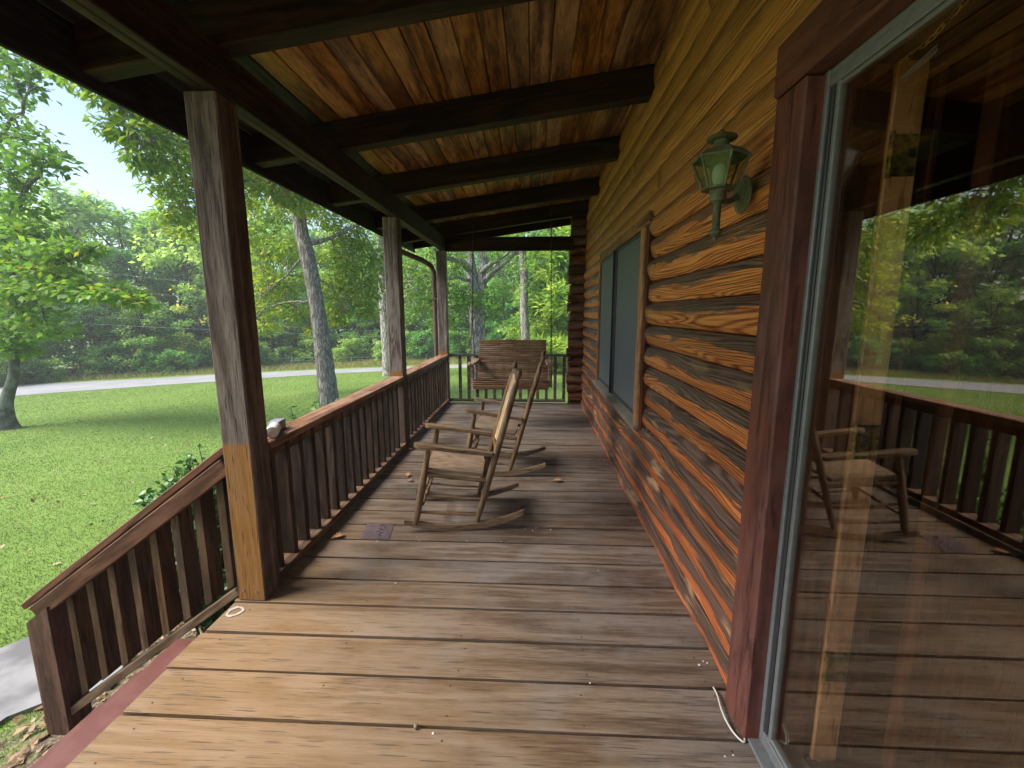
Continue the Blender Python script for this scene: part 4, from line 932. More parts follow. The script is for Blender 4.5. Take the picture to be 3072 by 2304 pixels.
# ================================================================== VEGETATION
def rnd_unit(n):
    v = RNG.normal(size=(n, 3)); return v/np.linalg.norm(v, axis=1, keepdims=True)
def leaf_geo(P, L, aspect=.45, droop=.25, up=.8, fold=.08, tone=None, outward=None):
    n = len(P); L = np.broadcast_to(L, n)*RNG.uniform(.65, 1.25, n)
    d = rnd_unit(n); d[:, 2] = d[:, 2]*.6-droop
    if outward is not None: d = d+outward*.8
    d /= np.linalg.norm(d, axis=1, keepdims=True)
    nr = rnd_unit(n); nr[:, 2] = np.abs(nr[:, 2])+up
    nr -= d*(nr*d).sum(1, keepdims=True); nr /= np.linalg.norm(nr, axis=1, keepdims=True)+1e-9
    sd_ = np.cross(d, nr); Wd = (L*aspect*.5)[:, None]; Lc = L[:, None]
    V = np.stack([P, P+d*Lc*.45+sd_*Wd+nr*Lc*fold, P+d*Lc, P+d*Lc*.45-sd_*Wd+nr*Lc*fold], 1).reshape(-1, 3)
    F = np.arange(n*4).reshape(n, 4)
    if tone is None: tone = RNG.beta(2.2, 2.4, n)
    return V, F, np.repeat(tone, 4)
def clump_points(c, r, n, shell=.55, flat=None):
    u = rnd_unit(n); rad = RNG.uniform(0, 1, n)**shell; o = u*rad[:, None]
    return np.asarray(c)+o*np.asarray(r), u
def crown_mesh(name, clumps, L, aspect=.45, droop=.25, up=.8, tonejit=.18, mat=None, outw=.5):
    Vs, Fs, Ts = [], [], []; k = 0
    for c, r, n, tone in clumps:
        P, u = clump_points(c, r, n); t = np.clip(RNG.normal(tone, tonejit, n), 0, 1)
        V, F, T = leaf_geo(P, L, aspect, droop, up, .08, t, u*outw); Vs.append(V); Fs.append(F+k); Ts.append(T); k += len(V)
    return npmesh(name, np.concatenate(Vs), np.concatenate(Fs), np.concatenate(Ts))
def wiggly(a, b, n=6, amp=.06):
    a, b = np.array(a, float), np.array(b, float); L = np.linalg.norm(b-a); o = RNG.normal(0, amp*L/3, (n, 3)); o[0] = o[-1] = 0
    return [a+(b-a)*i/(n-1)+o[i] for i in range(n)]
def taper(r0, r1, n): return list(np.linspace(r0, r1, n))

def px_tree(name, base, label, D, trunk_px, rad, limbs, clumps_px, leaf, mat, bark, group=None, aspect=.45, cat='tree', per=1.0, twigs=3, up=.7, droop=.35, seed_extra=()):
    """a tree set on the ground at BASE; the pixel tables give directions, D the depth of its trunk"""
    e = empty(name, tuple(base), label=label, cat=cat, group=group)
    tr = MB(); tp = [np.array(base)-np.array([0, 0, .3])]+[at_depth(x, y, d) for x, y, d in trunk_px]
    # smooth the trunk
    pts = []; rr = []
    for i in range(len(tp)-1):
        for f in np.linspace(0, 1, 5)[:-1]:
            p0, p1_, p2_, p3_ = tp[max(i-1, 0)], tp[i], tp[i+1], tp[min(i+2, len(tp)-1)]
            pts.append(.5*((2*p1_)+(p2_-p0)*f+(2*p0-5*p1_+4*p2_-p3_)*f*f+(-p0+3*p1_-3*p2_+p3_)*f**3)); rr.append(rad[i]+(rad[i+1]-rad[i])*f)
    pts.append(tp[-1]); rr.append(rad[-1])
    rr = [r*(1+RNG.normal(0, .025)) for r in rr]; tr.tube(pts, rr, 14)
    anchors = list(pts[len(pts)//3:])
    for lp, r0, r1 in limbs:
        P = [at_depth(x, y, d) for x, y, d in lp]; Q = []
        for i in range(len(P)-1): Q += wiggly(P[i], P[i+1], 5, .07)[:-1]
        Q.append(P[-1]); tr.tube(Q, taper(r0, r1, len(Q)), 8); anchors += Q[2:]
    A = np.array(anchors); tw = MB(); clumps = []
    for (x, y, d, rx, ry, n, tone) in clumps_px:
        c = at_depth(x, y, d); s = d/FPX; clumps.append((c, (rx*s, rx*s*1.1, ry*s), int(n*per), tone))
        i = int(np.argmin(((A-c)**2).sum(1))); tr.tube(wiggly(A[i], c, 6, .10), taper(.026, .009, 6), 6)
        for _ in range(twigs):
            q = c+rnd_unit(1)[0]*np.array([rx*s, rx*s, ry*s])*.9; tr.tube(wiggly(c, q, 4, .12), taper(.014, .004, 4), 4)
    autosmooth(tr.build('trunk', bark, e), 70)
    me = crown_mesh('crown', clumps, leaf, aspect, droop, up)
    link('crown', me, mat, e, (0, 0, 0))
    return e
def depth_of(p): return float((np.asarray(p)-EYE) @ FW)

# --- left maple
bT1 = on_ground(28, 1287); D1 = depth_of(bT1)
tk = [(12, 1262, D1), (20, 1200, D1), (42, 1120, D1), (40, 1040, D1), (30, 960, D1), (45, 880, D1+.2), (20, 760, D1+.3), (-30, 600, D1), (-60, 400, D1), (-60, 220, D1)]
lim = [([(45, 960, D1), (90, 910, D1-.6), (190, 860, D1-1.2), (300, 850, D1-1.6)], .10, .02), ([(30, 850, D1), (120, 800, D1-.8), (230, 770, D1-1.5), (300, 735, D1-1.8)], .09, .015),
       ([(0, 700, D1), (80, 560, D1-1), (150, 480, D1-1.5)], .09, .015), ([(20, 780, D1), (-120, 700, D1-1), (-250, 650, D1-1)], .09, .02), ([(-40, 500, D1), (40, 350, D1-1), (110, 260, D1-1.4)], .07, .012), ([(30, 990, D1), (-90, 950, D1-.5), (-200, 930, D1-.5)], .08, .02)]
cl = []
for (x, y, rx, ry, n, tn, dd) in ((-20, 330, 110, 70, 320, .40, 0), (70, 420, 95, 60, 300, .42, -1), (130, 480, 85, 45, 260, .35, -1.4), (-60, 540, 130, 90, 480, .40, 0), (30, 520, 80, 60, 280, .35, -1), (60, 620, 85, 50, 230, .42, -1), (10, 690, 110, 60, 420, .5, -.5),
     (110, 700, 80, 34, 260, .5, -1), (190, 752, 90, 34, 330, .55, -1.4), (255, 742, 60, 24, 170, .55, -1.6), (60, 775, 110, 42, 420, .6, -.8), (-60, 780, 120, 70, 420, .5, 0), (150, 812, 90, 30, 320, .6, -1.2), (60, 870, 100, 46, 400, .6, -.6), (170, 868, 100, 40, 420, .62, -1.1), (260, 868, 90, 36, 380, .6, -1.4), (345, 880, 85, 32, 330, .62, -1.6), (415, 905, 48, 24, 120, .7, -1.7),
     (-60, 900, 120, 90, 460, .5, .3), (90, 950, 90, 36, 320, .55, -.6), (150, 990, 70, 30, 180, .55, -.8), (30, 1010, 80, 46, 330, .5, -.2), (-70, 1020, 100, 60, 330, .45, .2), (60, 250, 80, 50, 200, .35, -1), (-60, 200, 130, 90, 380, .4, 0), (-220, 450, 160, 160, 700, .45, 0), (-220, 750, 150, 150, 600, .45, 0), (60, 1050, 55, 26, 140, .5, -.1), (10, 160, 90, 46, 220, .35, -1), (100, 205, 60, 30, 90, .35, -1.2)):
    cl.append((x, y, D1+dd, rx, ry, n, tn))
px_tree('maple_tree', bT1, 'green broad-leaved tree with a curved pale trunk at the left edge of the lawn', D1, tk, [.34, .22, .125, .10, .095, .09, .085, .08, .06, .05, .03], lim, cl, .16, M['maple'], M['maplebark'], aspect=.66, per=.95)

# --- hickory in the middle of the lawn, its limbs reaching out to the left
bT2 = on_ground(987, 1212); D2 = depth_of(bT2)
tk = [(985, 1185, D2), (978, 1120, D2), (965, 1020, D2), (948, 900, D2), (925, 780, D2), (903, 690, D2), (893, 620, D2), (885, 520, D2), (870, 380, D2), (850, 200, D2)]
lim = [([(935, 730, D2), (990, 715, D2+.2), (1055, 685, D2+.4), (1110, 640, D2+.6)], .075, .02), ([(945, 905, D2), (880, 905, D2+.4), (800, 920, D2+.9), (770, 950, D2+1)], .04, .010), ([(900, 640, D2), (800, 560, D2-1.5), (690, 520, D2-2.5), (560, 560, D2-3.5)], .14, .03),
       ([(890, 580, D2), (760, 450, D2-2), (600, 420, D2-3.6), (430, 430, D2-5)], .13, .02), ([(880, 480, D2), (700, 330, D2-2), (500, 270, D2-4), (290, 250, D2-5)], .12, .02), ([(940, 820, D2), (1010, 880, D2+.5), (1075, 950, D2+.8)], .03, .010), ([(920, 760, D2), (830, 850, D2+.5), (780, 900, D2+.9)], .035, .010), ([(890, 560, D2), (1000, 480, D2-.5), (1100, 450, D2-1)], .1, .03)]
cl = []
for (x, y, rx, ry, n, tn, dd) in ((270, 245, 80, 40, 210, .35, -5), (200, 210, 60, 30, 110, .3, -5), (345, 300, 80, 40, 260, .42, -5), (420, 330, 80, 48, 330, .5, -4.8), (345, 385, 60, 28, 170, .35, -5), (430, 410, 85, 48, 360, .5, -4.8), (510, 390, 75, 60, 330, .52, -4.2), (520, 470, 80, 52, 340, .5, -4), (455, 490, 65, 36, 220, .4, -4.6), (560, 530, 70, 52, 300, .5, -3.6), (490, 560, 66, 40, 220, .42, -4.2), (410, 470, 46, 22, 100, .32, -5), (545, 610, 66, 44, 240, .5, -3.6), (600, 640, 60, 50, 220, .55, -3.2), (500, 640, 50, 26, 110, .5, -4), (560, 690, 60, 30, 140, .6, -3.5), (640, 460, 90, 80, 420, .5, -3), (620, 330, 100, 70, 380, .5, -3.4), (700, 560, 90, 80, 420, .55, -2.4), (690, 700, 80, 60, 300, .58, -2.4),
     (760, 520, 80, 50, 360, .62, -1.8), (830, 560, 80, 50, 400, .66, -1.4), (900, 590, 80, 55, 440, .62, -1), (760, 610, 70, 46, 300, .6, -1.8), (840, 640, 70, 40, 300, .62, -1.6), (770, 690, 70, 46, 300, .6, -1.6), (800, 760, 80, 50, 380, .66, -1.6), (870, 740, 60, 50, 280, .62, -1), (780, 840, 76, 44, 360, .68, -1.8), (850, 850, 70, 44, 320, .64, -1.2), (800, 920, 70, 36, 290, .7, -1.8), (880, 930, 50, 34, 190, .66, -1), (790, 980, 50, 26, 140, .72, -2),
     (970, 640, 70, 46, 300, .58, -.8), (1030, 690, 70, 46, 320, .6, -1.2), (1010, 760, 70, 46, 320, .62, -1), (1080, 730, 60, 44, 260, .58, -1.4), (1060, 800, 76, 46, 340, .62, -1.2), (1000, 850, 66, 40, 260, .6, -.9), (1110, 850, 60, 46, 260, .6, -1.2), (1060, 890, 76, 36, 290, .64, -1.2), (1010, 930, 50, 26, 150, .66, -1), (1100, 930, 46, 26, 140, .66, -1.4), (1130, 770, 50, 46, 190, .58, -1.2), (960, 520, 120, 60, 420, .55, -.5), (880, 430, 160, 90, 600, .5, 0), (1080, 560, 110, 70, 420, .55, -.6), (870, 250, 220, 120, 700, .5, 0), (1010, 960, 40, 18, 70, .7, -1), (925, 830, 30, 20, 50, .6, -.9), (940, 985, 30, 16, 40, .75, -1)):
    if x >= 740 and y > 600: dd = abs(dd)*.7+.5; tn -= .1
    cl.append((x, y, D2+dd, rx, ry, n*(.50 if x < 640 else .9), tn))
px_tree('hickory_tree', bT2, 'tall shaggy-barked tree with yellowing leaves in the middle of the lawn', D2, tk, [.37, .30, .26, .235, .22, .215, .205, .20, .18, .13, .06], lim, cl, .19, M['hickory'], M['bark'], aspect=.38, per=1.9, droop=.5)

# --- pale trunk behind the middle post
bT3 = on_ground(1168, 1127); D3 = depth_of(bT3)
tk = [(1166, 1112, D3), (1163, 1060, D3), (1157, 980, D3), (1150, 880, D3), (1146, 780, D3), (1138, 680, D3), (1130, 560, D3)]
lim = [([(1150, 900, D3), (1190, 800, D3-1), (1215, 740, D3-1.5)], .10, .03), ([(1148, 830, D3), (1110, 740, D3-1), (1085, 680, D3-1.5)], .12, .03), ([(1146, 790, D3), (1180, 700, D3), (1190, 640, D3)], .10, .03), ([(1150, 850, D3), (1240, 845, D3-1), (1310, 820, D3-1.6)], .09, .02), ([(1155, 930, D3), (1230, 880, D3-.6), (1300, 850, D3-1)], .07, .015)]
cl = [(x, y, D3+dd, rx, ry, n, tn) for (x, y, rx, ry, n, tn, dd) in ((1235, 800, 60, 40, 260, .55, -1.6), (1290, 830, 50, 36, 220, .55, -1.8), (1240, 870, 60, 34, 260, .6, -1.4), (1300, 760, 46, 30, 130, .5, -1.5), (1110, 660, 60, 40, 220, .5, -1), (1190, 650, 60, 40, 220, .5, -.6), (1245, 930, 60, 30, 240, .58, -1), (1290, 900, 46, 30, 190, .6, -1.4), (1190, 760, 40, 30, 120, .5, -.8), (1160, 560, 110, 60, 420, .5, 0), (1200, 960, 40, 22, 110, .6, -.6), (1320, 960, 46, 30, 190, .55, -1))]
px_tree('pale_oak_tree', bT3, 'pale-barked tree standing behind the middle porch post near the road', D3, tk, [.40, .30, .27, .25, .23, .21, .17, .10], lim, cl, .22, M['oak'], M['bark2'], aspect=.5)

# --- forked tree seen over the swing
D4 = 15.5; b4 = at_depth(1432, 1100, D4); b4 = np.array([b4[0], b4[1], float(gz(b4[0], b4[1]))])
tk = [(1436, 1090, D4), (1434, 1010, D4), (1428, 930, D4), (1420, 860, D4), (1411, 780, D4), (1404, 700, D4), (1398, 600, D4), (1392, 450, D4)]
lim = [([(1432, 905, D4), (1446, 850, D4), (1450, 770, D4), (1456, 690, D4), (1462, 560, D4)], .17, .08), ([(1448, 850, D4), (1480, 815, D4-.5), (1520, 785, D4-1), (1555, 750, D4-1.4)], .12, .035), ([(1442, 820, D4), (1470, 795, D4-.6), (1510, 770, D4-1), (1550, 735, D4-1.6)], .10, .03), ([(1415, 815, D4), (1385, 785, D4-.6), (1340, 775, D4-1.2), (1300, 745, D4-1.6)], .14, .04), ([(1422, 845, D4), (1380, 834, D4-.6), (1335, 838, D4-1.2)], .08, .02), ([(1424, 880, D4), (1390, 920, D4-.6), (1350, 925, D4-1)], .05, .012)]
cl = [(x, y, D4+dd, rx, ry, n, tn) for (x, y, rx, ry, n, tn, dd) in ((1370, 800, 40, 30, 120, .55, -1), (1340, 870, 50, 36, 220, .58, -1), (1380, 870, 36, 28, 120, .5, -.8), (1400, 900, 60, 28, 250, .4, -1), (1470, 890, 60, 30, 260, .42, -.8), (1450, 930, 70, 34, 320, .38, .4), (1350, 950, 50, 40, 220, .4, -.8), (1490, 760, 40, 26, 90, .55, -1), (1530, 720, 50, 30, 120, .5, -1), (1330, 740, 50, 30, 130, .5, -1.4), (1400, 690, 50, 26, 90, .5, -.5), (1490, 690, 60, 24, 100, .5, -.5), (1440, 600, 150, 60, 420, .5, 0), (1510, 850, 40, 26, 110, .55, -.9), (1390, 760, 30, 24, 60, .6, -1))]
px_tree('forked_tree', b4, 'tall grey forked tree on the lawn beyond the end railing, over the swing', D4, tk, [.36, .29, .27, .26, .21, .16, .13, .10, .06], lim, cl, .15, M['oak'], M['bark2'], aspect=.48)
D5 = 21.0; b5 = at_depth(1577, 1097, D5); b5 = np.array([b5[0], b5[1], float(gz(b5[0], b5[1]))])
tk = [(1577, 1080, D5), (1576, 1000, D5), (1572, 920, D5), (1574, 850, D5), (1568, 760, D5), (1565, 660, D5), (1560, 520, D5)]
lim = [([(1574, 880, D5), (1600, 830, D5), (1630, 800, D5)], .06, .015), ([(1572, 840, D5), (1545, 790, D5), (1530, 760, D5)], .06, .015)]
cl = [(x, y, D5+dd, rx, ry, n, tn) for (x, y, rx, ry, n, tn, dd) in ((1610, 780, 50, 34, 160, .5, -1), (1550, 720, 46, 30, 150, .55, -.5), (1600, 700, 60, 30, 180, .5, -1), (1545, 800, 30, 24, 90, .5, -.8), (1560, 600, 110, 60, 420, .5, 0), (1600, 860, 40, 24, 100, .5, -.6))]
px_tree('slender_tree', b5, 'slender grey-trunked tree right of the forked tree beyond the porch end', D5, tk, [.27, .23, .21, .20, .19, .17, .13, .07], lim, cl, .2, M['oak'], M['bark2'], aspect=.5)

# --- prototypes for the wood behind the road
def proto_broad(h, w, n, leaf, seed, low=.12):
    global RNG
    keep = RNG; RNG = np.random.default_rng(seed)
    tr = MB(); tr.tube(wiggly((0, 0, -.3), (RNG.normal(0, .3), RNG.normal(0, .3), h*.82), 9, .05), taper(.018*h, .02, 9), 8)
    cl = []
    for k in range(46):
        f = RNG.uniform(low, 1.0); rad = w*(.35+.75*math.sin(PI*min(1, (f*.92+.06)))**.8)*RNG.uniform(.45, 1.0); a = RNG.uniform(0, 2*PI)
        c = (rad*math.cos(a), rad*math.sin(a), h*f); r = RNG.uniform(.5, 1.0)*w*.36
        cl.append((c, (r*1.2, r*1.2, r*.62), int(n*RNG.uniform(.6, 1.3)), RNG.uniform(.25, .72)))
        if k % 2 == 0: tr.tube(wiggly((0, 0, max(.5, h*f*.8-.6)), c, 4, .1), taper(.05, .012, 4), 4)
    me = crown_mesh('crown', cl, leaf, .62, .2, .9, .14); t, _ = tr.mesh('trunk', True, False); RNG = keep
    return t, me
def proto_pine(h, w, n, seed):
    global RNG
    keep = RNG; RNG = np.random.default_rng(seed); tr = MB(); tr.tube([(0, 0, -.3), (0, 0, h*.5), (0, 0, h)], [.018*h, .012*h, .01], 8)
    cl = []
    for k in range(70):
        f = RNG.uniform(.16, 1.0); rad = w*(1.05-f)**.75*RNG.uniform(.35, 1.05); a = RNG.uniform(0, 2*PI); c = (rad*math.cos(a), rad*math.sin(a), h*f+.12*rad)
        r = .22*w*RNG.uniform(.6, 1.2); cl.append((c, (r*1.3, r*1.3, r*.55), int(n*RNG.uniform(.6, 1.2)), RNG.uniform(.25, .75)))
        if k % 2 == 0: tr.tube([(0, 0, h*f-.1*rad), c], [.04, .01], 4)
    me = crown_mesh('crown', cl, .42, .16, -.25, .3, .16, None, .9); t, _ = tr.mesh('trunk', True, False); RNG = keep
    return t, me
def proto_cedar(h, w, n, seed, leaf=.30):
    global RNG
    keep = RNG; RNG = np.random.default_rng(seed); tr = MB(); tr.tube([(0, 0, -.2), (0, 0, h*.95)], [.014*h, .01], 8); cl = []
    for k in range(64):
        f = RNG.uniform(.03, 1.0); rad = w*(1.04-f)**.6*RNG.uniform(.55, 1.0); a = RNG.uniform(0, 2*PI); c = (rad*math.cos(a), rad*math.sin(a), h*f)
        r = .26*w*RNG.uniform(.6, 1.2); cl.append((c, (r, r, r*.8), int(n*RNG.uniform(.6, 1.2)), RNG.uniform(.2, .75)))
    me = crown_mesh('crown', cl, leaf, .3, -.15, .4, .15, None, 1.0); t, _ = tr.mesh('trunk', True, False); RNG = keep
    return t, me
KINDS = []
for spec in (('broad', 9, 2.6, 80, .32, 1, 'darkleaf'), ('broad', 9, 2.9, 80, .32, 2, 'midleaf'), ('broad', 9, 2.5, 76, .30, 3, 'paleleaf'), ('broad', 9, 2.7, 80, .32, 4, 'midleaf'), ('broad', 9, 3.0, 80, .34, 5, 'paleleaf')):
    t, c = proto_broad(*spec[1:6]); t.materials.append(M['barkdark']); c.materials.append(M[spec[6]]); KINDS.append((t, c, 9.0))
t, c = proto_pine(10, 2.6, 95, 6); t.materials.append(M['barkdark']); c.materials.append(M['pine']); KINDS.append((t, c, 10.0))
t, c = proto_cedar(8, 1.9, 150, 7); t.materials.append(M['barkdark']); c.materials.append(M['cedar']); KINDS.append((t, c, 8.0))
t, c = proto_cedar(2.2, .95, 70, 8, .30); t.materials.append(M['barkdark']); c.materials.append(M['sapling']); KINDS.append((t, c, 2.2))
t, c = proto_broad(2.0, 1.1, 60, .16, 9, .0); t.materials.append(M['barkdark']); c.materials.append(M['paleleaf']); KINDS.append((t, c, 2.0))
t, c = proto_broad(2.0, 1.2, 60, .16, 10, .0); t.materials.append(M['barkdark']); c.materials.append(M['darkleaf']); KINDS.append((t, c, 2.0))
def plant_tree(k, x, y, h, name, label, group, cat='tree', rz=None, wide=1.0, mat=None):
    t, c, h0 = KINDS[k]; s = h/h0; z = float(gz(x, y))
    e = empty(name, (x, y, z-.03), rz if rz is not None else random.uniform(0, 6.28), label=label, cat=cat, group=group); e.scale = (s*wide, s*wide, s)
    for nm, me in (('trunk', t), ('crown', c)):
        o = bpy.data.objects.new(nm, me); COL.objects.link(o); o.parent = e
        if nm == 'crown' and mat:
            o.material_slots[0].link = 'OBJECT'; o.material_slots[0].material = M[mat]
    return e
KIND_WORD = {0: 'dark broad-leaved tree', 1: 'mid green broad-leaved tree', 2: 'pale green broad-leaved tree', 3: 'green broad-leaved tree', 4: 'yellow-green broad-leaved tree', 5: 'pine', 6: 'cedar'}
ROW_WORD = ('front-row', 'second-row', 'back-row', 'farthest-row')
NAM = {5: 'pine_tree', 6: 'cedar_tree'}
def sector(az):
    px = 1536+FPX*math.tan(math.radians(az)+YAW)
    for lim_, w in ((0, 'at the far left'), (200, 'behind the left lawn tree'), (400, 'right of the left lawn tree'), (560, 'left of the nearest post'), (800, 'behind the nearest post'), (960, 'left of the shaggy trunk'), (1140, 'right of the shaggy trunk'), (1350, 'around the middle post'), (1480, 'over the swing left'), (1620, 'over the swing right'), (1720, 'beside the cabin corner')):
        if px < lim_: return w
    return 'behind the cabin corner'
def Rw(az): return float(np.interp(az, [-85, -52, -38, -20, -8, 0, 20], [40, 37, 37, 37, 34, 30.5, 28]))
for row, (dr, h0, h1, step) in enumerate(((0.0, 3.4, 6.8, 4.6), (3.5, 6.8, 10.0, 4.4), (9.0, 9.6, 12.6, 4.6), (16.0, 12.0, 15.0, 5.2))):
    az = -68.0+row*1.3
    while az < 13:
        r = Rw(az)+dr+random.uniform(-.8, .8); a = math.radians(az+random.uniform(-.8, .8)); x, y = r*math.sin(a), r*math.cos(a)
        k = random.choice((0, 1, 2, 3, 4, 0, 1)) if row < 2 else random.choice((5, 1, 4, 0, 5, 3))
        if -2 < az and row < 2: k = random.choice((6, 1, 3, 6))
        plant_tree(k, x, y, random.uniform(h0, h1), NAM.get(k, 'broadleaf_tree'), f'{ROW_WORD[row]} {KIND_WORD[k]} of the wood {sector(az)}', 'trees of the wood behind the road')
        az += step*random.uniform(.85, 1.15)*(37/max(r, 20))
def on_rows(px, d): p = at_depth(px, 949, d); return p[0], p[1]
# particular trees one can pick out
x, y = on_rows(525, 36); plant_tree(5, x, y, 12.2, 'tall_pine_tree', 'tallest pine, rising left of the nearest post above the wood', None, wide=1.25)
x, y = on_rows(345, 35); plant_tree(2, x, y, 4.2, 'rusty_tree', 'small tree with rusty orange leaves at the wood edge behind the road', None, mat='rustleaf')
for i, (px, d, h, lab) in enumerate(((1668, 22.5, 8.2, 'yellow-green cedar beside the cabin corner, nearest the log ends'), (1610, 25.5, 7.0, 'cedar just left of the one beside the cabin corner'), (1745, 20.0, 8.5, 'cedar half hidden behind the cabin corner'))):
    x, y = on_rows(px, d); plant_tree(6, x, y, h, 'cedar_tree', lab, None, wide=1.15)
SH = [(470, 30.5, 2.4), (395, 30.0, 1.9), (345, 29.5, 1.5), (540, 31.0, 2.0), (510, 30.0, 2.9), (60, 27.5, 1.3), (590, 31, 1.5)]
for i, (px, d, h) in enumerate(SH):
    x, y = on_rows(px, d); plant_tree(7, x, y, h, 'pine_sapling', ('tall middle young pine of the roadside clump', 'mid-height young pine at the left of the roadside clump', 'small young pine at the far left of the roadside clump', 'young pine at the right of the roadside clump', 'tallest bright young pine of the roadside clump', 'lone young pine by the left lawn tree trunk', 'small young pine just left of the nearest post')[i], 'young pines along the roadside fence', 'sapling')
for i in range(40):
    az = -60+i*1.85+random.uniform(-.7, .7); r = Rw(az)-2.2+random.uniform(-1.0, 1.6); a = math.radians(az); k = random.choice((8, 8, 9))
    plant_tree(k, r*math.sin(a), r*math.cos(a), random.uniform(.9, 2.4), 'roadside_bush', f"{'pale' if k == 8 else 'dark'} low bush edging the wood {sector(az)}", 'bushes along the foot of the wood', 'bush')
x, y = on_rows(200, 29); plant_tree(8, x, y, .75, 'dead_bush', 'low rust-red dead bush beyond the road at left', None, 'bush', mat='rustleaf', wide=1.6)
x, y = on_rows(1045, 32.5); plant_tree(8, x, y, 1.5, 'yellow_bush', 'small yellow-green bush on the verge between the two trunks', None, 'bush')

# --- shrubs against the porch
def shrub(base, h, r, n, label, sprigs):
    e = empty('boxwood_shrub', (base[0], base[1], float(gz(*base))), label=label, cat='shrub'); z0 = float(gz(*base)); st_ = MB(); Vs, Fs, Ts = [], [], []; k = 0
    tips = []
    for i in range(n):
        a = RNG.uniform(0, 2*PI); q = RNG.uniform(0, 1)**.5*r; hh = h*RNG.uniform(.55, .98)*(1-.35*(q/r)**2); tips.append((base[0]+q*math.cos(a), base[1]+q*math.sin(a)*1.1, z0+hh))
    tips += sprigs
    for tp_ in tips:
        b0 = np.array([base[0]+RNG.normal(0, .07), base[1]+RNG.normal(0, .07), z0]); P = wiggly(b0, tp_, 9, .05); st_.tube(P, taper(.008, .0022, 9), 5)
        pts = []; 
        for f in np.linspace(.30, 1, 26):
            j = f*8; i0 = min(7, int(j)); p = P[i0]+(P[i0+1]-P[i0])*(j-i0); pts += [p, p]
        pts = np.array(pts); out = rnd_unit(len(pts)); out[:, 2] *= .5
        V, F, T = leaf_geo(pts, .052, .52, -.15, .6, .06, np.clip(RNG.normal(.5, .22, len(pts)), 0, 1), out); Vs.append(V); Fs.append(F+k); Ts.append(T); k += len(V)
    st_.build('stem', M['barkdark'], e); me = npmesh('foliage', np.concatenate(Vs), np.concatenate(Fs), np.concatenate(Ts)); link('foliage', me, M['shrub'], e, (0, 0, 0))
sp1 = [tuple(on_y(*p)) for p in ((598, 1345, 2.65), (585, 1375, 2.6), (560, 1360, 2.7), (520, 1400, 2.6), (440, 1470, 2.5), (425, 1510, 2.45))]
for _ in range(70):
    f = random.random(); sp1.append(tuple(on_y(425+175*f+random.uniform(-20, 45), 1495-140*f+random.uniform(-10, 75), random.uniform(2.35, 2.85))))
shrub((-2.12, 2.70), 1.25, .50, 200, 'leafy green shrub growing between the stair railing and the porch', sp1)
shrub((-1.83, 3.45), 1.30, .30, 70, 'green shrub behind the long railing with sprigs above its cap', [tuple(on_y(*p)) for p in ((872, 1222, 3.35), (885, 1245, 3.4), (905, 1250, 3.5))])
shrub((-1.86, 4.25), 1.35, .32, 70, 'green shrub behind the railing at the foot of the shaggy trunk', [tuple(on_y(*p)) for p in ((955, 1195, 3.9), (945, 1215, 3.85), (985, 1205, 4.1), (1010, 1195, 4.3))])

# --- grass, verge, litter
def blades(n, sampler, h, w, tone, mat, name, label):
    P = sampler(n); m = len(P); a = RNG.uniform(0, 2*PI, m); hh = h*RNG.uniform(.5, 1.3, m); ln_ = RNG.normal(0, .45, (m, 2))*hh[:, None]
    ww = (w*np.ones(m) if np.isscalar(w) else w(P))
    d = np.stack([np.cos(a), np.sin(a), np.zeros(m)], 1)*ww[:, None]*.5
    tip = P+np.stack([ln_[:, 0], ln_[:, 1], hh], 1); V = np.stack([P-d, P+d, tip], 1).reshape(-1, 3)
    t = np.clip(RNG.normal(tone, .2, m), 0, 1); return link(name, npmesh(name, V, np.arange(m*3).reshape(m, 3), np.repeat(t, 3)), mat, kind='stuff', label=label)
def in_slab(x, y):
    P = np.array(slab_poly); c = np.zeros(np.shape(x), bool)
    for i in range(len(P)):
        (x1, y1), (x2, y2) = P[i-1], P[i]; c ^= ((y1 > y) != (y2 > y)) & (x < (x2-x1)*(y-y1)/(y2-y1+1e-12)+x1)
    return c
def lawn_pts(n):
    u = RNG.uniform(0, 1, n); r = 2.6+28*u**1.6; az = np.radians(RNG.uniform(-78, 6, n)); x = r*np.sin(az); y = r*np.cos(az)
    ok = ((x < -2.75+RNG.normal(0, .15, n)) | (y > 8.0+RNG.normal(0, .15, n))) & ~in_slab(x, y)
    rnx = np.interp(x, rn_d[:, 0], rn_d[:, 1]); ok &= y < rnx-.2
    x, y = x[ok], y[ok]; return np.stack([x, y, gz(x, y)-.004], 1)
blades(420000, lawn_pts, .026, lambda P: .0025+.0010*np.linalg.norm(P[:, :2], axis=1), .5, M['blade'], 'lawn_grass', 'short mown grass of the lawn')
def verge_pts(n):
    t = RNG.uniform(0, 1, n); i = np.clip((t*59).astype(int), 0, 58); f = t*59-i; A = rf_d[i]*(1-f)[:, None]+rf_d[i+1]*f[:, None]; dn = rf_d-rn_d; dn /= np.linalg.norm(dn, axis=1, keepdims=True); off = RNG.uniform(.1, 1, n)**.8*6.0
    Q = A+dn[i]*off[:, None]; return np.stack([Q[:, 0], Q[:, 1], gz(Q[:, 0], Q[:, 1])], 1)
blades(60000, verge_pts, .30, .035, .5, M['verge'], 'verge_grass', 'tall dry grass on the verge beyond the road')
def lit_pts(n):
    r = 2.4+14*RNG.uniform(0, 1, n)**1.2; az = np.radians(RNG.uniform(-78, 5, n)); x = r*np.sin(az); y = r*np.cos(az); ok = ((x < -1.6) | (y > 7.2)) & ~in_slab(x, y); x, y = x[ok], y[ok]; return np.stack([x, y, gz(x, y)+.018], 1)
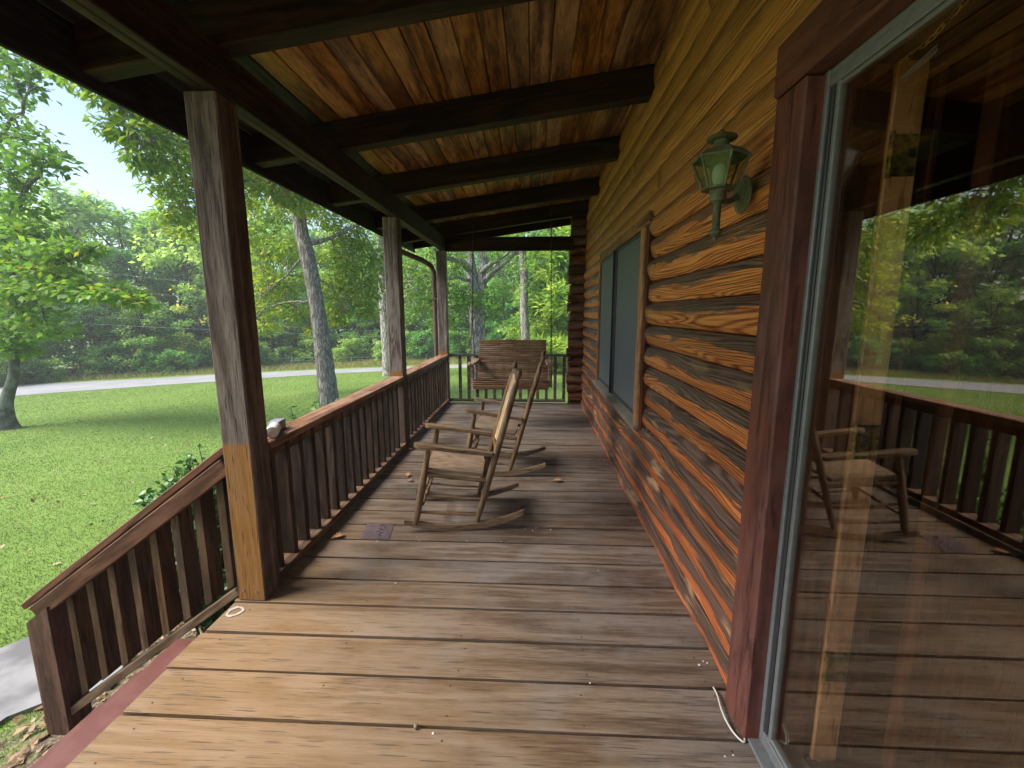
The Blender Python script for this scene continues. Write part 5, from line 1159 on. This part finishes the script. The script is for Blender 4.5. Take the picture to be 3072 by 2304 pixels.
Pl = lit_pts(600); V, F, T = leaf_geo(Pl, .07, .55, .0, 4.0, .10); link('lawn_litter', npmesh('lawn_litter', V, F, T), M['litter'], kind='stuff', label='fallen leaves scattered over the lawn')
n = 5200; x = RNG.uniform(-3.1, -1.5, n); y = RNG.uniform(-.4, 7.5, n); ok = ~in_slab(x, y); x, y = x[ok], y[ok]; Pl = np.stack([x, y, gz(x, y)+.012], 1); V, F, T = leaf_geo(Pl, .055, .5, .0, 3.0, .10); link('bed_litter', npmesh('bed_litter', V, F, T), M['litter'], kind='stuff', label='dry leaves and bark chips on the soil beside the porch')

# ================================================================== FENCE and POWER LINES beyond the road
fe = empty('wire_fence', tuple(on_ground(613, 1113)), label='low wire fence on thin grey posts along the far side of the road', cat='fence')
fp = []
for (px, py, hp, kind_) in ((8, 1150, 42, 0), (273, 1131, 38, 0), (613, 1113, 31, 0), (877, 1101, 30, 0), (1055, 1093, 22, 0), (1240, 1085, 21, 0), (1281, 1083, 22, 1), (1292, 1084, 14, 1)):
    p = on_ground(px, py); h = hp*depth_of(p)/FPX; fp.append((p, h))
    if kind_ == 0: MB().box(p[0]-.022, p[0]+.022, p[1]-.022, p[1]+.022, p[2]-.1, p[2]+h, .004).build('fence_post', M['post_steel'], fe)
    else: MB().tube([(p[0]-.06, p[1], p[2]-.1), (p[0], p[1], p[2]+h)], .07, 8).build('fence_post', M['post_wood'], fe)
for f in (.35, .62, .92):
    MB().tube([p+np.array([0, 0, h*f]) for p, h in fp[:6]], .006, 4).build('fence_wire', M['wire'], fe)
LA, LB = rf_d[0]+np.array([-1.5, 3.0]), None
pa = np.array(on_ground(26, 1158.5)[:2])+np.array([-2.0, 2.6]); pb = np.array(on_ground(1152, 1103.5)[:2])+np.array([-.8, 3.0])
def wire_at(px, py):
    r = ray(px, py); A = np.array([[r[0], -(pb-pa)[0]], [r[1], -(pb-pa)[1]]]); t, s = np.linalg.solve(A, pa-EYE[:2]); return EYE+r*t
for i, (a, b_, lab) in enumerate((((66, 787), (600, 847.5), 'uppermost power line crossing in front of the wood'), ((95, 845.6), (600, 891.5), 'second power line from the top crossing in front of the wood'), ((110, 936), (600, 966), 'thinnest power line, third from the top, in front of the wood'), ((24, 955), (600, 986), 'lowest power line crossing in front of the wood'))):
    A, B = wire_at(*a), wire_at(*b_); d = B-A; p0 = A-d*2.2; p1_ = B+d*1.6; pts = [p0+(p1_-p0)*f+np.array([0, 0, -.25*math.sin(PI*f)+.18]) for f in np.linspace(0, 1, 16)]
    MB().tube(pts, .0035 if i == 2 else .0065, 5).build('power_line', M['wire'], None, label=lab, cat='power line', group='power lines along the road')

# ================================================================== haze added to pale and lighten the distant wood
hz = NT('added_haze'); pv = hz.node('ShaderNodeVolumePrincipled'); pv.inputs['Color'].default_value = (0.93, 0.97, 1.0, 1); pv.inputs['Density'].default_value = 0.0022; pv.inputs['Anisotropy'].default_value = 0.2
hz.l.new(pv.outputs[0], hz.out.inputs['Volume'])
zlo = float(GV[:, 2].min())-1.0
MB().box(-245, 125, -125, 265, zlo, 17.0).build('haze', hz.m, None, kind='stuff', label='added thin haze lightening the lawn and the wood')

# ------------------------------------------------------------------ look-alikes of one row get their place in it
by = {}
for o in COL.objects:
    if o.parent is None and o.get('group') in ('trees of the wood behind the road', 'bushes along the foot of the wood'): by.setdefault(o['label'], []).append(o)
ORD = ('first', 'second', 'third', 'fourth', 'fifth', 'sixth', 'seventh', 'eighth')
for lab, os_ in by.items():
    if len(os_) > 1:
        os_.sort(key=lambda o: math.atan2(o.location.x, o.location.y))
        for i, o in enumerate(os_): o['label'] = f'{ORD[min(i, 7)]} from left, {lab}'
